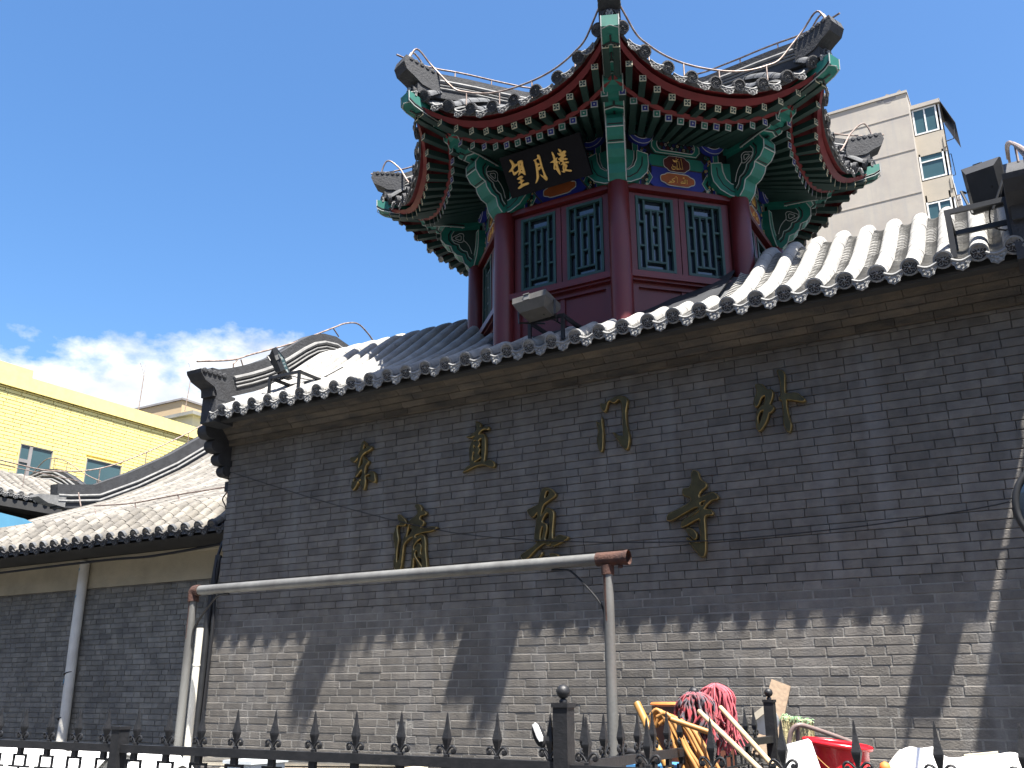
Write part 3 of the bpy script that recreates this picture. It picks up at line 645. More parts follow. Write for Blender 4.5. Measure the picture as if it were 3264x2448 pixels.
def painted_panel(arabic):
    obs = []
    mb = MB()                                     # colour fields
    fpoly_s(mb, [(-.27, 5.70), (.27, 5.70), (.36, 5.76), (.30, 5.84), (.30, 5.90), (-.30, 5.90), (-.30, 5.84), (-.36, 5.76)], -.03, -.020, 'blue')
    fpoly_s(mb, [(-.30, 5.905), (.30, 5.905), (.36, 5.96), (.30, 6.02), (-.30, 6.02), (-.36, 5.96)], -.03, -.020, 'green')
    fpoly_s(mb, oct_(0, 6.115, .30, .075, .05), -.03, -.018, 'green')
    for s in (-1, 1):
        fpoly_s(mb, [(s*x, z) for x, z in ((.36, 5.70), (.40, 5.70), (.335, 5.79), (.40, 5.88), (.36, 5.88), (.295, 5.79))][::s], -.03, -.018, 'green')
        fpoly_s(mb, [(s*x, z) for x, z in ((.32, 5.96), (.38, 5.90), (.38, 6.02))][::s], -.03, -.019, 'blue')
        fpoly_s(mb, [(s*x, z) for x, z in ((.455, 5.70), (.515, 5.70), (.515, 6.10), (.455, 6.12))][::s], -.03, -.019, 'green')
        fpoly_s(mb, [(s*x, z) for x, z in ((.43, 5.70), (.452, 5.70), (.452, 6.1), (.43, 6.08))][::s], -.03, -.021, 'blue')
    obs.append(mb.mesh('painted_field'))
    mb = MB()
    fpoly_s(mb, lobed(0, 5.79, .20, .058), -.02, -.012, 'ochre'); fline_s(mb, lobed(0, 5.79, .205, .062), -.012, .0045, 'white', True)
    obs.append(mb.mesh('cartouche'))
    mb = MB()
    fpoly_s(mb, lobed(0, 5.945, .155, .075), -.02, -.012, 'maroon'); fline_s(mb, lobed(0, 5.945, .158, .077), -.013, .003, 'white', True)
    obs.append(mb.mesh('cartouche'))
    mb = MB()
    cap = [(.19*math.copysign(1, cos(a))*0+(.17*(1 if cos(a) > 0 else -1))+.058*cos(a), 6.125+.058*sin(a)) for a in [2*pi*i/28+.001 for i in range(28)]]
    fpoly_s(mb, cap, -.018, -.010, 'black'); fline_s(mb, cap, -.010, .004, 'white', True)
    rf = random.Random(4); cols = ['green', 'blue', 'red_b', 'white', 'green', 'blue', 'cream']
    for i in range(9):
        for j in range(3):
            u = -.19+i*.0475+(j % 2)*.02; v = 6.093+j*.032
            if abs(u) > .215: continue
            c = cols[(i+2*j) % 7]
            for q in range(5):
                a = q*2*pi/5+i; fpoly_s(mb, [(u+.004*cos(a), v+.004*sin(a)), (u+.013*cos(a-.35), v+.013*sin(a-.35)), (u+.016*cos(a), v+.016*sin(a)), (u+.013*cos(a+.35), v+.013*sin(a+.35))], -.011, -.007-.0002*q, c)
    obs.append(mb.mesh('flower_band'))
    mb = MB()                                     # scrolled flower grounds left and right
    for s in (-1, 1):
        for i in range(22):
            u = s*(.345+.085*rf.random()); v = 5.71+.36*(i/22)+rf.random()*.02; r_ = .012+.008*rf.random()
            arc = [(u+r_*cos(a*.7)*(1-a*.06), v+r_*sin(a*.7)*(1-a*.06)) for a in range(9)]
            fline_s(mb, arc, -.019, .004, rf.choice(['green', 'cream', 'white', 'green', 'blue', 'gold']))
            if i % 3 == 0: fpoly_s(mb, [(u-.011, v), (u, v-.013), (u+.011, v), (u, v+.014)], -.02, -.013, rf.choice(['cream', 'gold', 'red_b', 'white']))
    obs.append(mb.mesh('scroll_ornament')); STUFFM.add(obs[-1].name)
    mb = MB()
    for pts in ([(-.30, 5.905), (.30, 5.905)], [(-.30, 5.90), (.30, 5.90)]): fline_s(mb, pts, -.0175, .003, 'black')
    fline_s(mb, oct_(0, 6.115, .285, .07, .045), -.016, .0035, 'white', True)
    for s in (-1, 1):
        fline_s(mb, [(s*.36, 5.70), (s*.295, 5.79), (s*.36, 5.88)], -.017, .003, 'white'); fline_s(mb, [(s*.455, 5.70), (s*.455, 6.12)], -.017, .003, 'white'); fline_s(mb, [(s*.515, 5.72), (s*.515, 6.10)], -.017, .003, 'white')
        fline_s(mb, [(s*.30, 5.905), (s*.36, 5.96), (s*.30, 6.02)], -.018, .003, 'blue')
    obs.append(mb.mesh('white_lining'))
    if arabic:
        mb = MB(); S = 1/4.424
        # strokes read off the painting: normalised to the cartouche (pixel coords of a 2212 px crop)
        cx, cy, sx, sy = 765, 955, .40/530, .118/205
        def st(pts, c0, sc, r_, m='gold'):
            P = [((x-c0[0])*sc[0]+c0[2], c0[3]-(y-c0[1]-(x-c0[0])*.155)*sc[1]) for x, y in pts]
            fline_s(mb, [(p.x, p.y) for p in smooth_path([(a, b, 0) for a, b in P], 3)], -.0105, r_, m)
        c0 = (765, 955, 0, 5.79); sc = (sx, sy)
        for pts in ([(913, 955), (911, 1025)], [(890, 948), (884, 1000), (870, 1012), (862, 1005)], [(868, 950), (862, 1000), (848, 1010), (838, 1000)], [(846, 985), (828, 985), (812, 1002), (828, 1012), (846, 1003)], [(872, 925), (850, 932)], [(868, 914), (846, 920)],
                    [(757, 910), (756, 995)], [(745, 893), (735, 900), (745, 906)], [(722, 918), (690, 935), (672, 952), (700, 968), (712, 980), (690, 990), (672, 988)], [(662, 972), (660, 992), (645, 985), (640, 965)], [(640, 985), (628, 1000), (610, 1000)], [(655, 1003), (651, 1006)]):
            st(pts, c0, sc, .0042, 'gold')
        c1 = (722, 765, 0, 5.945); s1 = (.30/440, .15/235)
        for pts in ([(800, 680), (812, 760), (822, 848)], [(762, 715), (770, 800), (778, 835), (800, 842)], [(722, 735), (728, 800), (738, 835), (765, 842)], [(706, 790), (716, 838), (735, 842)], [(645, 765), (655, 800), (690, 805), (690, 835), (650, 838), (632, 822), (630, 800)], [(652, 690), (700, 712), (755, 685)], [(662, 708), (700, 728), (740, 715)], [(720, 660), (712, 685)]):
            st(pts, c1, s1, .0034, 'gold')
        obs.append(mb.mesh('gilt_script')); STUFFM.add(obs[-1].name)
    return obs
PP = {True: painted_panel(True), False: painted_panel(False)}
# rosette discs with blue crescent under the eaves
def rosette():
    mb = MB(); n0 = 0
    mb.lathe([(.118, 0), (.118, .05), (.108, .058), (.001, .058)], (0, 0, 0), 'blue', 20, 'Y')
    mb.lathe([(.093, .058), (.093, .064), (.001, .066)], (0, 0, .022), 'black', 18, 'Y')
    for k in range(8):
        a = k*pi/4; mb.lathe([(.02, .064), (.012, .072), (.001, .072)], (.062*cos(a), 0, .022+.062*sin(a)), 'green' if k % 2 else 'green_d', 7, 'Y')
    for k in range(6):
        a = k*pi/3+.3; mb.lathe([(.014, .066), (.008, .076), (.001, .076)], (.026*cos(a), 0, .022+.026*sin(a)), 'blue', 6, 'Y')
    mb.lathe([(.012, .066), (.006, .082), (.001, .082)], (0, 0, .022), 'cream', 6, 'Y')
    mb.tube([Vector((.097*cos(a), -.061, .022+.097*sin(a))) for a in [2*pi*i/24 for i in range(25)]], .003, 'white', 4)
    mb.tube([Vector((.118*cos(a), -.054, .118*sin(a))) for a in [pi+pi*i/12 for i in range(13)]], .003, 'white', 4)
    return mb.mesh('rosette', smooth=40)
ros = rosette()
# green carved wings beside each column, drawn in face coordinates measured from the column axis
def wing(s, nm='carved_wing'):
    mb = MB()
    pr = [(.0, 5.66), (.10, 5.675), (.19, 5.72), (.25, 5.79), (.265, 5.86), (.262, 5.965), (.165, 5.985), (.158, 5.90), (.13, 5.83), (.085, 5.79), (.0, 5.775)]
    e = [( -s*HW+s*x, z) for x, z in pr]
    fpoly(mb, e if s > 0 else e[::-1], -.03, .05, 'green')
    fline(mb, e[:-1] if False else e, .05, .0042, 'white')
    mid = [(.0, 5.70), (.09, 5.72), (.16, 5.77), (.205, 5.85), (.212, 5.93)]
    fline(mb, [(-s*HW+s*x, z) for x, z in mid], .0485, .006, 'black')
    inner = [(.0, 5.785), (.075, 5.80), (.12, 5.845), (.142, 5.91), (.146, 5.99), (.06, 6.0), (.0, 5.98)]
    e2 = [(-s*HW+s*x, z) for x, z in inner]
    fpoly(mb, e2 if s > 0 else e2[::-1], -.03, .03, 'green'); fline(mb, e2[:5], .031, .004, 'white')
    return mb.mesh(nm)
wings = {1: wing(1), -1: wing(-1)}
# radial cloud bracket and hip beams at the corners: local frame r outwards (-Y), x sideways
def RP(x, r, z): return Vector((x, -r, z))
def bracket():
    mb = MB()
    pr = [(1.42, 5.66), (1.53, 5.655), (1.575, 5.70), (1.60, 5.78), (1.655, 5.80), (1.70, 5.85), (1.715, 5.90), (1.775, 5.925), (1.82, 5.985), (1.825, 6.06), (1.79, 6.12), (1.42, 6.12)]
    mb.prism(pr, lambda p, q, d: RP(d, p, q), -.072, .072, 'green')
    return mb.mesh('cloud_bracket'), pr
brk, BPR = bracket()
def bracket_lines():
    mb = MB()
    for sx in (-.073, .073):
        mb.tube([RP(sx, p, q) for p, q in BPR[1:11]], .005, 'white', 5)
        mb.tube([RP(sx*1.01, 1.42+(p-1.42)*.80, 5.93+(q-5.93)*.78) for p, q in BPR[1:11]], .008, 'black', 5)
        mb.prism([(1.42+(p-1.42)*.72, 5.94+(q-5.94)*.70) for p, q in BPR], lambda p, q, d: RP(d, p, q), sx*.9, sx*1.06, 'green_d')
        mb.tube([RP(sx*1.06, 1.42+(p-1.42)*.72, 5.94+(q-5.94)*.70) for p, q in BPR[1:11]], .004, 'white', 5)
        for c_, q_ in ((.058, .011), (.028, .006)): mb.tube([RP(sx*1.07, 1.635+(c_+q_*cos(3*a))*cos(a), 5.985+(c_+q_*cos(3*a))*sin(a)*.8) for a in [2*pi*i/30 for i in range(31)]], .0036, 'white', 4)
        mb.tube(smooth_path([RP(sx*1.07, r_, z) for r_, z in ((1.585, 5.955), (1.55, 5.92), (1.52, 5.87), (1.50, 5.80))], 3), .0036, 'white', 4)
    for k in (6, 8):                       # bands across the rim
        p, q = BPR[k]; mb.tube([RP(-.072, p+.003, q-.002), RP(.072, p+.003, q-.002)], .005, 'white', 5)
        p2, q2 = BPR[k+1]; a = ((p*2+p2)/3+.002, (q*2+q2)/3-.002)
        mb.tube([RP(-.06, *a), RP(.06, *a)], .006, 'black', 5)
    return mb.mesh('bracket_lining')
brkl = bracket_lines()
def hip_lower():
    mb = MB()
    # hanging stepped post over the column, then the old corner beam with scalloped nose
    pr = [(1.36, 6.12), (1.58, 6.10), (1.80, 6.135), (1.90, 6.14), (1.915, 6.165), (1.95, 6.165), (1.965, 6.19), (2.0, 6.195), (2.02, 6.235), (2.06, 6.25), (2.07, 6.30), (1.36, 6.33)]
    mb.prism(pr, lambda p, q, d: RP(d, p, q), -.078, .078, 'green')
    for sx in (-.079, .079):
        mb.tube([RP(sx, p, q) for p, q in pr[1:11]], .005, 'white', 5); mb.tube([RP(sx, p, q+.022) for p, q in pr[1:10]], .008, 'black', 5)
    for r_, z in ((1.60, 6.098), (1.72, 6.117), (1.84, 6.134)):
        mb.tube([RP(-.078, r_, z), RP(0, r_+.03, z), RP(.078, r_, z)], .005, 'white', 4); mb.tube([RP(-.078, r_+.02, z+.002), RP(0, r_+.05, z+.002), RP(.078, r_+.02, z+.002)], .007, 'black', 4)
        mb.box((0, -(r_+.085), z+.001), (.018, .05, .008), 'black')
    return mb.mesh('corner_beam')
def hip_upper():
    mb = MB()
    lo = [(1.60, 6.30), (2.06, 6.295), (2.18, 6.30), (2.34, 6.335), (2.46, 6.37), (2.515, 6.405)]
    up = [(2.52, 6.50), (2.40, 6.47), (2.10, 6.42), (1.60, 6.42)]
    mb.prism(lo+up, lambda p, q, d: RP(d, p, q), -.066, .066, 'green')
    for sx in (-.067, .067):
        mb.tube([RP(sx, p, q) for p, q in lo[1:]], .0048, 'white', 5); mb.tube([RP(sx, p, q+.02) for p, q in lo[1:]], .008, 'black', 5); mb.tube([RP(sx, 2.515, 6.405), RP(sx, 2.52, 6.50)], .0048, 'white', 5)
    for r_, z in ((2.06, 6.294), (2.19, 6.302), (2.35, 6.337), (2.50, 6.395)):
        mb.tube([RP(-.066, r_, z), RP(0, r_+.03, z+.004), RP(.066, r_, z)], .0048, 'white', 4)
        if r_ < 2.4: mb.tube([RP(-.066, r_+.022, z+.004), RP(0, r_+.05, z+.006), RP(.066, r_+.022, z+.004)], .008, 'black', 4); mb.box((0, -(r_+.09), z+.014), (.014, .06, .006), 'black', Matrix.Rotation(-.15, 3, 'X'))
    return mb.mesh('corner_beam_tip')
hipl, hipu = hip_lower(), hip_upper()
# eave geometry (face frame at k = 0)
T8 = tan(R(22.5))
def eave(t, a0, rc_, z0, dz, pz=2.3):
    a = a0+(rc_*cos(R(22.5))-a0)*abs(t)**3
    return t*rc_*sin(R(22.5)), a, z0+dz*abs(t)**pz
TE = lambda t: eave(t, 2.10, 2.47, 6.185, .36)          # tile edge
YE = lambda t: eave(t, 2.0, 2.44, 6.065, .325)           # flying rafter ends
BE = lambda t: eave(t, 1.78, 2.06, 6.05, .18)          # rafter ends
def Zm(a):
    tb = [(.18, 7.5), (.5, 7.15), (.8, 6.90), (1.1, 6.71), (1.4, 6.56), (1.7, 6.42), (1.94, 6.30), (2.2, 6.15), (2.4, 6.06)]
    for (p, q), (r_, s) in zip(tb, tb[1:]):
        if a <= r_: return q+(s-q)*max(0, a-p)/(r_-p)
    return tb[-1][1]
def Zr(a, u):
    s = min(1, abs(u)/(a*T8)); lift = .40*max(0, (a-.4)/1.75)
    return Zm(a)+lift*s**2.3
# roof shell: top and red soffit
def shell_mesh():
    mb = MB()
    def top(i, j):
        t = -1+2*i; u, a, z = TE(t); k = j; a2 = .2+(a-.2)*k; u2 = u*(a2/a); zz = Zr(a2, u2)*(1-k**6)+z*k**6
        return F(u2, a2-A0, zz+.0)
    mb.grid(top, 12, 10, 'tile_d')
    def bot(i, j):
        t = -1+2*i; u, a, z = TE(t); ub, ab, zb = BE(t); a2 = 1.36+(a-.02-1.36)*j; u2 = u*(a2/a)
        return F(u2, a2-A0, (6.30+(z-.02-6.30)*j**1.2))
    mb.grid(bot, 12, 6, 'red_b')
    def edge(i, j):
        t = -1+2*i; u, a, z = TE(t); return F(u, a-.02*j-A0, z-.02*j)
    mb.grid(edge, 12, 1, 'tile_d')
    return mb.mesh('roof_panel')
shell = shell_mesh()
def fascia_mesh():
    mb = MB()
    for (f, d0, d1, h0, h1) in ((YE, .012, .05, .028, .075), (BE, .012, .04, .028, .055)):
        def fn(i, j, s):
            t = (-1+2*i)*.985; u, a, z = f(t); c_ = [(d0, h0), (d1, h1), (d0-.04, h1), (d0-.04, h0)]
            q = c_[int(round(j*3))]; return F(u*(a+q[0])/a, a+q[0]-A0, z+q[1])
        mb.grid(lambda i, j: fn(i, j, 0), 14, 3, 'red_b')
    return mb.mesh('eave_board')
fasc = fascia_mesh()
def rafter(t, f, inner, sz, m, nm):
    u, a, z = f(t); p1 = F(u, a-A0, z); ui, ai, zi = inner; p0 = F(ui, ai-A0, zi)
    d = (p1-p0).normalized(); sd = d.cross(Vector((0, 0, 1))).normalized(); up = sd.cross(d); h = sz/2
    mb = MB(); vs = [p+sd*(sx*h)+up*(sz_*h) for p in (p0, p1) for sx in (-1, 1) for sz_ in (-1, 1)]
    mb.add(vs, [(0, 1, 3, 2), (4, 6, 7, 5), (0, 4, 5, 1), (2, 3, 7, 6), (0, 2, 6, 4), (1, 5, 7, 3)], m)
    nrm = sd.cross(up); nrm = -nrm if nrm.dot(d) < 0 else nrm
    return mb.mesh(nm), (p1, sd, up, d, h)
def end_square(fr, kind):
    p1, sd, up, d, h = fr; mb = MB()
    def sq(c, w, hh, off, m):
        vs = [p1+d*off+sd*(c[0]+sx*w)+up*(c[1]+sz_*hh) for sx, sz_ in ((-1, -1), (1, -1), (1, 1), (-1, 1))]
        vs += [v-d*.003 for v in vs]
        mb.add(vs, [(0, 1, 2, 3), (0, 4, 5, 1), (1, 5, 6, 2), (2, 6, 7, 3), (3, 7, 4, 0)], m)
    if kind == 'y':
        sq((0, 0), h*1.02, h*1.02, .003, 'cream')
        for sx in (-1, 1):
            for sz_ in (-1, 1):
                c = p1+d*.0052+sd*(sx*h*.46)+up*(sz_*h*.46); e1 = (sd*sx+up*sz_)*h*.40; e2 = (sd*sx-up*sz_)*h*.30
                mb.add([c-e1, c-e2*.9, c+e1*.85, c+e2*.9], [(0, 1, 2, 3)], 'green_d')
        mb.add([p1+d*.0052+sd*(x*h*.14)+up*(y*h*.14) for x, y in ((-1, 0), (0, -1), (1, 0), (0, 1))], [(0, 1, 2, 3)], 'green_d')
        return mb.mesh('rafter_end')
    sq((0, 0), h*1.05, h*1.05, .003, 'white'); sq((0, 0), h*.72, h*.72, .005, 'blue' if kind == 'b' else 'green'); sq((0, 0), h*.24, h*.24, .007, 'white')
    return mb.mesh('rafter_end')
NY, NB = 14, 14
raf = []
for j in range(NY):
    t = -.93+1.86*j/(NY-1); inn = (t*1.50*T8*1.02, 1.50, 6.205+.03*abs(t)); me, fr = rafter(t, YE, inn, .052, 'green_d', 'flying_rafter'); raf.append(('flying_rafter', me, end_square(fr, 'y')))
for j in range(NB):
    t = -.88+1.76*j/(NB-1); inn = (t*1.36*T8, 1.36, 6.16+.02*abs(t)); me, fr = rafter(t, BE, inn, .055, 'green_d', 'rafter'); raf.append(('rafter', me, end_square(fr, 'b' if j % 2 == 0 else 'g')))
# tiles of one face
pit = .195; rows_t = []
tdisc = end_disc_mesh(.055, face='tile_d', rim='disc'); tdrip = drip_mesh(.115, .085, face='disc', tilt=.3)
RTE = 2.47
def t_of_u(u): return u/(RTE*sin(R(22.5)))
for i in range(-4, 5):
    u = i*pit*1.06; t = t_of_u(u)
    if abs(t) > .97: continue
    _, a, z = TE(t); a_end = max(.3, abs(u)/T8+.02)
    P = []; n = 9
    for q in range(n+1):
        aa = a+.012-(a-a_end)*q/n; k = (1-q/n); zz = Zr(aa, u)*(1-k**6)+z*k**6; P.append((-(aa), zz+.022))
    mb = MB(); pts = [Vector((u, y, zz)) for y, zz in P]
    segs_t = tile_run(P, .17, .05)
    me = row_mesh(segs_t, .052, 'tile_d', 'barrel_tile_row', i+50)
    for v_ in me.vertices: v_.co.x += u
    sl = math.atan2(P[1][1]-P[0][1], P[1][0]-P[0][0])
    rows_t.append((me, (u, P[0][0]-.012, P[0][1]+.010), sl))
drips_t = []
for i in range(-5, 5):
    u = (i+.5)*pit*1.06; t = t_of_u(u)
    if abs(t) > .985: t = math.copysign(.96, t); u = t/1*(RTE*sin(R(22.5)))
    _, a, z = TE(t); dzdu = (TE(min(t+.02, 1))[2]-TE(max(t-.02, -1))[2])/((min(t+.02, 1)-max(t-.02, -1))*RTE*sin(R(22.5)))
    drips_t.append(((u, -(a+.02), z-.012), (0, -math.atan(dzdu)*.8, 0)))
# hip ridges
def ridge_pts(r0, r1, n, dz=0):
    out = []
    for i in range(n+1):
        r_ = r0+(r1-r0)*i/n; a = r_*cos(R(22.5)); z = Zr(a, a*T8)
        if r_ > 2.2: z += .04*((r_-2.2)/.3)
        out.append(RP(0, r_, z+dz))
    return out
def ridge_meshes():
    mb = MB(); P = ridge_pts(2.36, .25, 16)
    def sweep(mb, w, h0, h1, m, P):
        vs = []; fs = []
        for i, p in enumerate(P):
            t = (P[min(i+1, len(P)-1)]-P[max(i-1, 0)]).normalized(); up = Vector((1, 0, 0)).cross(t); up = up if up.z > 0 else -up
            for q in (-1, 1):
                for h in (h0, h1): vs.append(p+Vector((q*w/2, 0, 0))+up*h)
        for i in range(len(P)-1):
            o = i*4; n_ = o+4; fs += [(o, o+1, n_+1, n_), (o+2, n_+2, n_+3, o+3), (o+1, o+3, n_+3, n_+1), (o, n_, n_+2, o+2)]
        fs += [(0, 2, 3, 1), (len(vs)-4, len(vs)-3, len(vs)-1, len(vs)-2)]
        mb.add(vs, fs, m)
    sweep(mb, .13, -.06, .10, 'ridge', P); base = mb.mesh('hip_ridge')
    mb = MB()
    for h, rd in ((.03, .011), (.062, .011), (.10, .02)):
        for q in (-1, 1): mb.tube([p+Vector((q*.066, 0, h)) for p in ridge_pts(2.25, .3, 14)], rd, 'ridge_l', 6)
    mould = mb.mesh('ridge_moulding', smooth=40)
    mb = MB(); sweep(mb, .115, .105, .185, 'ridge', ridge_pts(2.4, .25, 16)); cap = mb.mesh('ridge_coping')
    mb = MB(); z0 = ridge_pts(2.42, .25, 4)[0].z
    z0 += .05; pr = [(2.22, z0-.05), (2.40, z0-.03), (2.48, z0+.02), (2.56, z0+.06), (2.59, z0+.13), (2.57, z0+.20), (2.22, z0+.15)]
    mb.prism(pr, lambda p, q, d: RP(d, p, q), -.085, .085, 'ridge')
    for q in range(5):
        for sx in (-1, 1): mb.lathe([(.024, -.01), (.024, .003), (.014, .008), (.001, .008)], (sx*.084, -(2.30+.055*q), z0+.150+q*.007), 'ridge', 7, rot=Matrix.Rotation(sx*pi/2, 3, 'Y'))
    mb.box((0, -2.36, z0-.07), (.15, .16, .10), 'ridge'); blk = mb.mesh('carved_end_block')
    mb = MB(); mb.lathe([(.06, -.03), (.06, .01), (.05, .012), (.045, .0), (.001, .004)], (0, -2.46, z0-.09), 'disc', 14, 'Y'); mb.prism([(-.075, .03), (-.07, -.02), (0, -.055), (.07, -.02), (.075, .03)], lambda p, q, d: RP(p, 2.44+d, z0-.14+q), 0, .02, 'drip'); nose = mb.mesh('corner_end_tile')
    return base, mould, cap, blk, nose
RM = ridge_meshes()
for k in range(-4, 4):
    vis = k in FACES
    tput('roof_panel', shell, k)
    c_ = tput('column', colm, k, half=True) if k in (-3, -2, -1, 0, 1, 2) else None
    h_ = tput('hip_ridge', RM[0], k, half=True)
    for nm, me in (('ridge_moulding', RM[1]), ('ridge_coping', RM[2]), ('carved_end_block', RM[3]), ('corner_end_tile', RM[4])): put(nm, me, h_)
    if k in (-3, -2, -1, 0, 1, 2):
        b_ = tput('cloud_bracket', brk, k, half=True); put('bracket_lining', brkl, b_)
        tput('corner_beam', hipl, k, half=True); tput('corner_beam_tip', hipu, k, half=True)
    tput('beam_board', beam, k); tput('lower_panel', low, k)
    if not vis: continue
    tput('eave_board', fasc, k); tput('sill', sill, k); tput('window_surround', jamb, k); tput('lintel', lint, k)
    for u0, u1 in WN:
        w_ = put('lattice', latt, tower, Matrix.Rotation(R(45*k), 3, 'Z') @ Vector(((u0+u1)/2, 0, 0)), (0, 0, R(45*k))); put('glass', glass, w_)
    pan_o = None
    for me in PP[k != 0 and True]:
        if me.name.startswith('painted_field'): pan_o = tput('painted_field', me, k)
        else: put(me.name.split('.')[0], me, pan_o, kind='stuff' if me.name in STUFFM else None)
    for s in (-1, 1):
        tput('carved_wing', wings[s], k)
        put('rosette', ros, tower, Matrix.Rotation(R(45*k), 3, 'Z') @ F(s*.335, -.03, 6.20), (0, 0, R(45*k)))
    for nm, me, en in raf:
        r_ = tput(nm, me, k); put('rafter_end', en, r_)
    for me, dp, sl in rows_t:
        r_ = tput('barrel_tile_row', me, k); put('end_disc', tdisc, r_, dp, (sl*.6, 0, 0))
    for dp, dr in drips_t:
        put('drip_tile', tdrip, tower, Matrix.Rotation(R(45*k), 3, 'Z') @ Vector(dp), (dr[0], dr[1], R(45*k)))
mb = MB(); mb.lathe([(.16, 7.3), (.17, 7.55), (.09, 7.62), (.12, 7.8), (.07, 7.95), (.10, 8.1), (.02, 8.4)], (0, 0, 0), 'ridge', 14); put('finial', mb.mesh('finial', smooth=40), tower)
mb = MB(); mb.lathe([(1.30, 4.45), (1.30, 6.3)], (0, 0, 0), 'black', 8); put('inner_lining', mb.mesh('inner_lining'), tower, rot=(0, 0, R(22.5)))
# name board hung on the front face, leaning out at the top
PB = [Vector((-3.90+.033, -.235, 5.735)), Vector((-3.06+.03, -.235, 5.735))]
pbl = thing('name_board', 'black hanging name board with three gilt characters under the pavilion eaves', 'plaque', (-3.45, -.235, 5.735))
TILT = R(38); PN = Vector((0, -cos(TILT), -sin(TILT))); PU = Vector((0, -sin(TILT), cos(TILT)))
def plq(px, py):                           # ray onto the board plane
    d = ray(px, py); o = Vector((-3.45, -.235, 5.735))+PN*.022; t = (o-EYE).dot(PN)/d.dot(PN); return EYE+d*t
cor = [plq(x, y) for x, y in ((1624, 628), (1882, 567), (1855, 432), (1592, 492))]
def plocal(p): q = p-(Vector((-3.45, -.235, 5.735))+PN*.022); return q.x, q.dot(PU)
L_ = [plocal(p) for p in cor]
u0 = (L_[0][0]+L_[3][0])/2; u1 = (L_[1][0]+L_[2][0])/2; v0 = (L_[0][1]+L_[1][1])/2; v1 = (L_[2][1]+L_[3][1])/2
def PBF(u, d, v): return Vector((-3.45, -.235, 5.735))+Vector((u, 0, 0))+PU*v+PN*d
mb = MB(); vs = [PBF(u, d, v) for d in (-.02, .02) for u, v in ((u0, v0), (u1, v0), (u1, v1), (u0, v1))]
mb.add(vs, [(0, 3, 2, 1), (4, 5, 6, 7), (0, 1, 5, 4), (1, 2, 6, 5), (2, 3, 7, 6), (3, 0, 4, 7)], 'board'); mb.build('board', pbl)
for u, d_, v_, q in ((u0+.12, -.02, v1*.9, (0, -.10, 6.22)), (u1-.12, -.02, v1*.9, (0, -.10, 6.22)), (u0+.2, -.01, v0-.005, (.02, -.11, 5.70)), (u1-.12, -.01, v0-.005, (.02, -.11, 5.70))):
    mb = MB(); mb.tube([PBF(u, d_, v_), Vector((-3.45+u+q[0], q[1], q[2]))], .008, 'iron', 5); mb.build('hanger', pbl)
PC = [[[(230,460),(310,490),(380,580),(455,570),(460,610),(390,660),(330,745),(375,820),(490,740),(465,530),(540,475),(605,485),(630,620),(695,895),(580,830),(490,915),(510,790),(380,905),(330,850),(310,790),(215,805),(290,690),(300,600)],[(530,560),(555,560),(560,620),(535,625)],[(545,690),(580,685),(580,700),(550,705)],[(565,750),(600,745),(605,780),(570,785)],[(540,935),(600,935),(620,970),(570,1020),(650,1060),(600,1110),(610,1160),(760,1120),(790,1165),(640,1230),(530,1300),(480,1280),(570,1180),(560,1140),(490,1130),(550,1080),(540,1040),(450,1020)]],
      [[(1040,320),(1095,315),(1140,420),(1200,670),(1290,900),(1340,980),(1330,1045),(1290,1045),(1140,895),(1240,935),(1170,700),(1110,750),(1070,770),(1090,950),(1060,1060),(995,1140),(1030,960),(1000,650),(960,490),(935,465),(1050,400)],[(1000,470),(1090,430),(1140,630),(1070,660),(1060,620),(1120,590),(1100,560),(1040,550)]],
      [[(1465,225),(1520,270),(1570,400),(1630,390),(1610,470),(1670,520),(1630,560),(1720,840),(1700,880),(1600,740),(1550,735),(1525,690),(1530,540),(1425,535),(1510,470),(1520,420)],[(1590,600),(1600,700),(1570,690)],[(1655,130),(1730,170),(1760,230),(1830,180),(1880,220),(1850,280),(1880,330),(1800,390),(1920,410),(1910,450),(1810,460),(1830,510),(1950,505),(1950,545),(1840,550),(1880,580),(1925,630),(1890,730),(2035,750),(2030,800),(1880,780),(1840,825),(1760,790),(1810,770),(1790,700),(1800,590),(1740,600),(1790,530),(1720,500),(1700,570),(1680,560),(1710,470),(1660,430),(1720,380),(1740,330),(1690,330),(1640,255),(1720,270),(1680,190)],[(1855,610),(1850,720),(1830,720),(1840,640)]]]
for cs in PC:
    ws = [[plocal(plq(1600+x/9.217, 460+y/9.217)) for x, y in cc] for cc in cs]
    me = glyph_mesh('gilt_character', ws, .008, .002, ('gold', 'gold'), lambda u, v, d: PBF(u, .024+d, v)-pbl.location)
    put('gilt_character', me, pbl)
# lightning conductors on the ridges
def rod(pts, r_, label, posts=(), group='lightning conductors on the pavilion roof', loc=None, mats='rod', foot=.16):
    t = thing('lightning_conductor', label, 'conductor rod', Vector(pts[0]) if loc is None else loc, group)
    mb = MB(); mb.tube(smooth_path(pts, 5), r_, mats, 7); mb.build('rod', t, smooth=50)
    for p, q in posts:
        mb = MB(); mb.tube([p, q], r_*.8, mats, 6); mb.build('standoff', t)
    return t
def cw(k, x, r_, z):
    a = R(22.5+45*k); return TC+Vector((cos(a)*x+sin(a)*r_, sin(a)*x-cos(a)*r_, z))
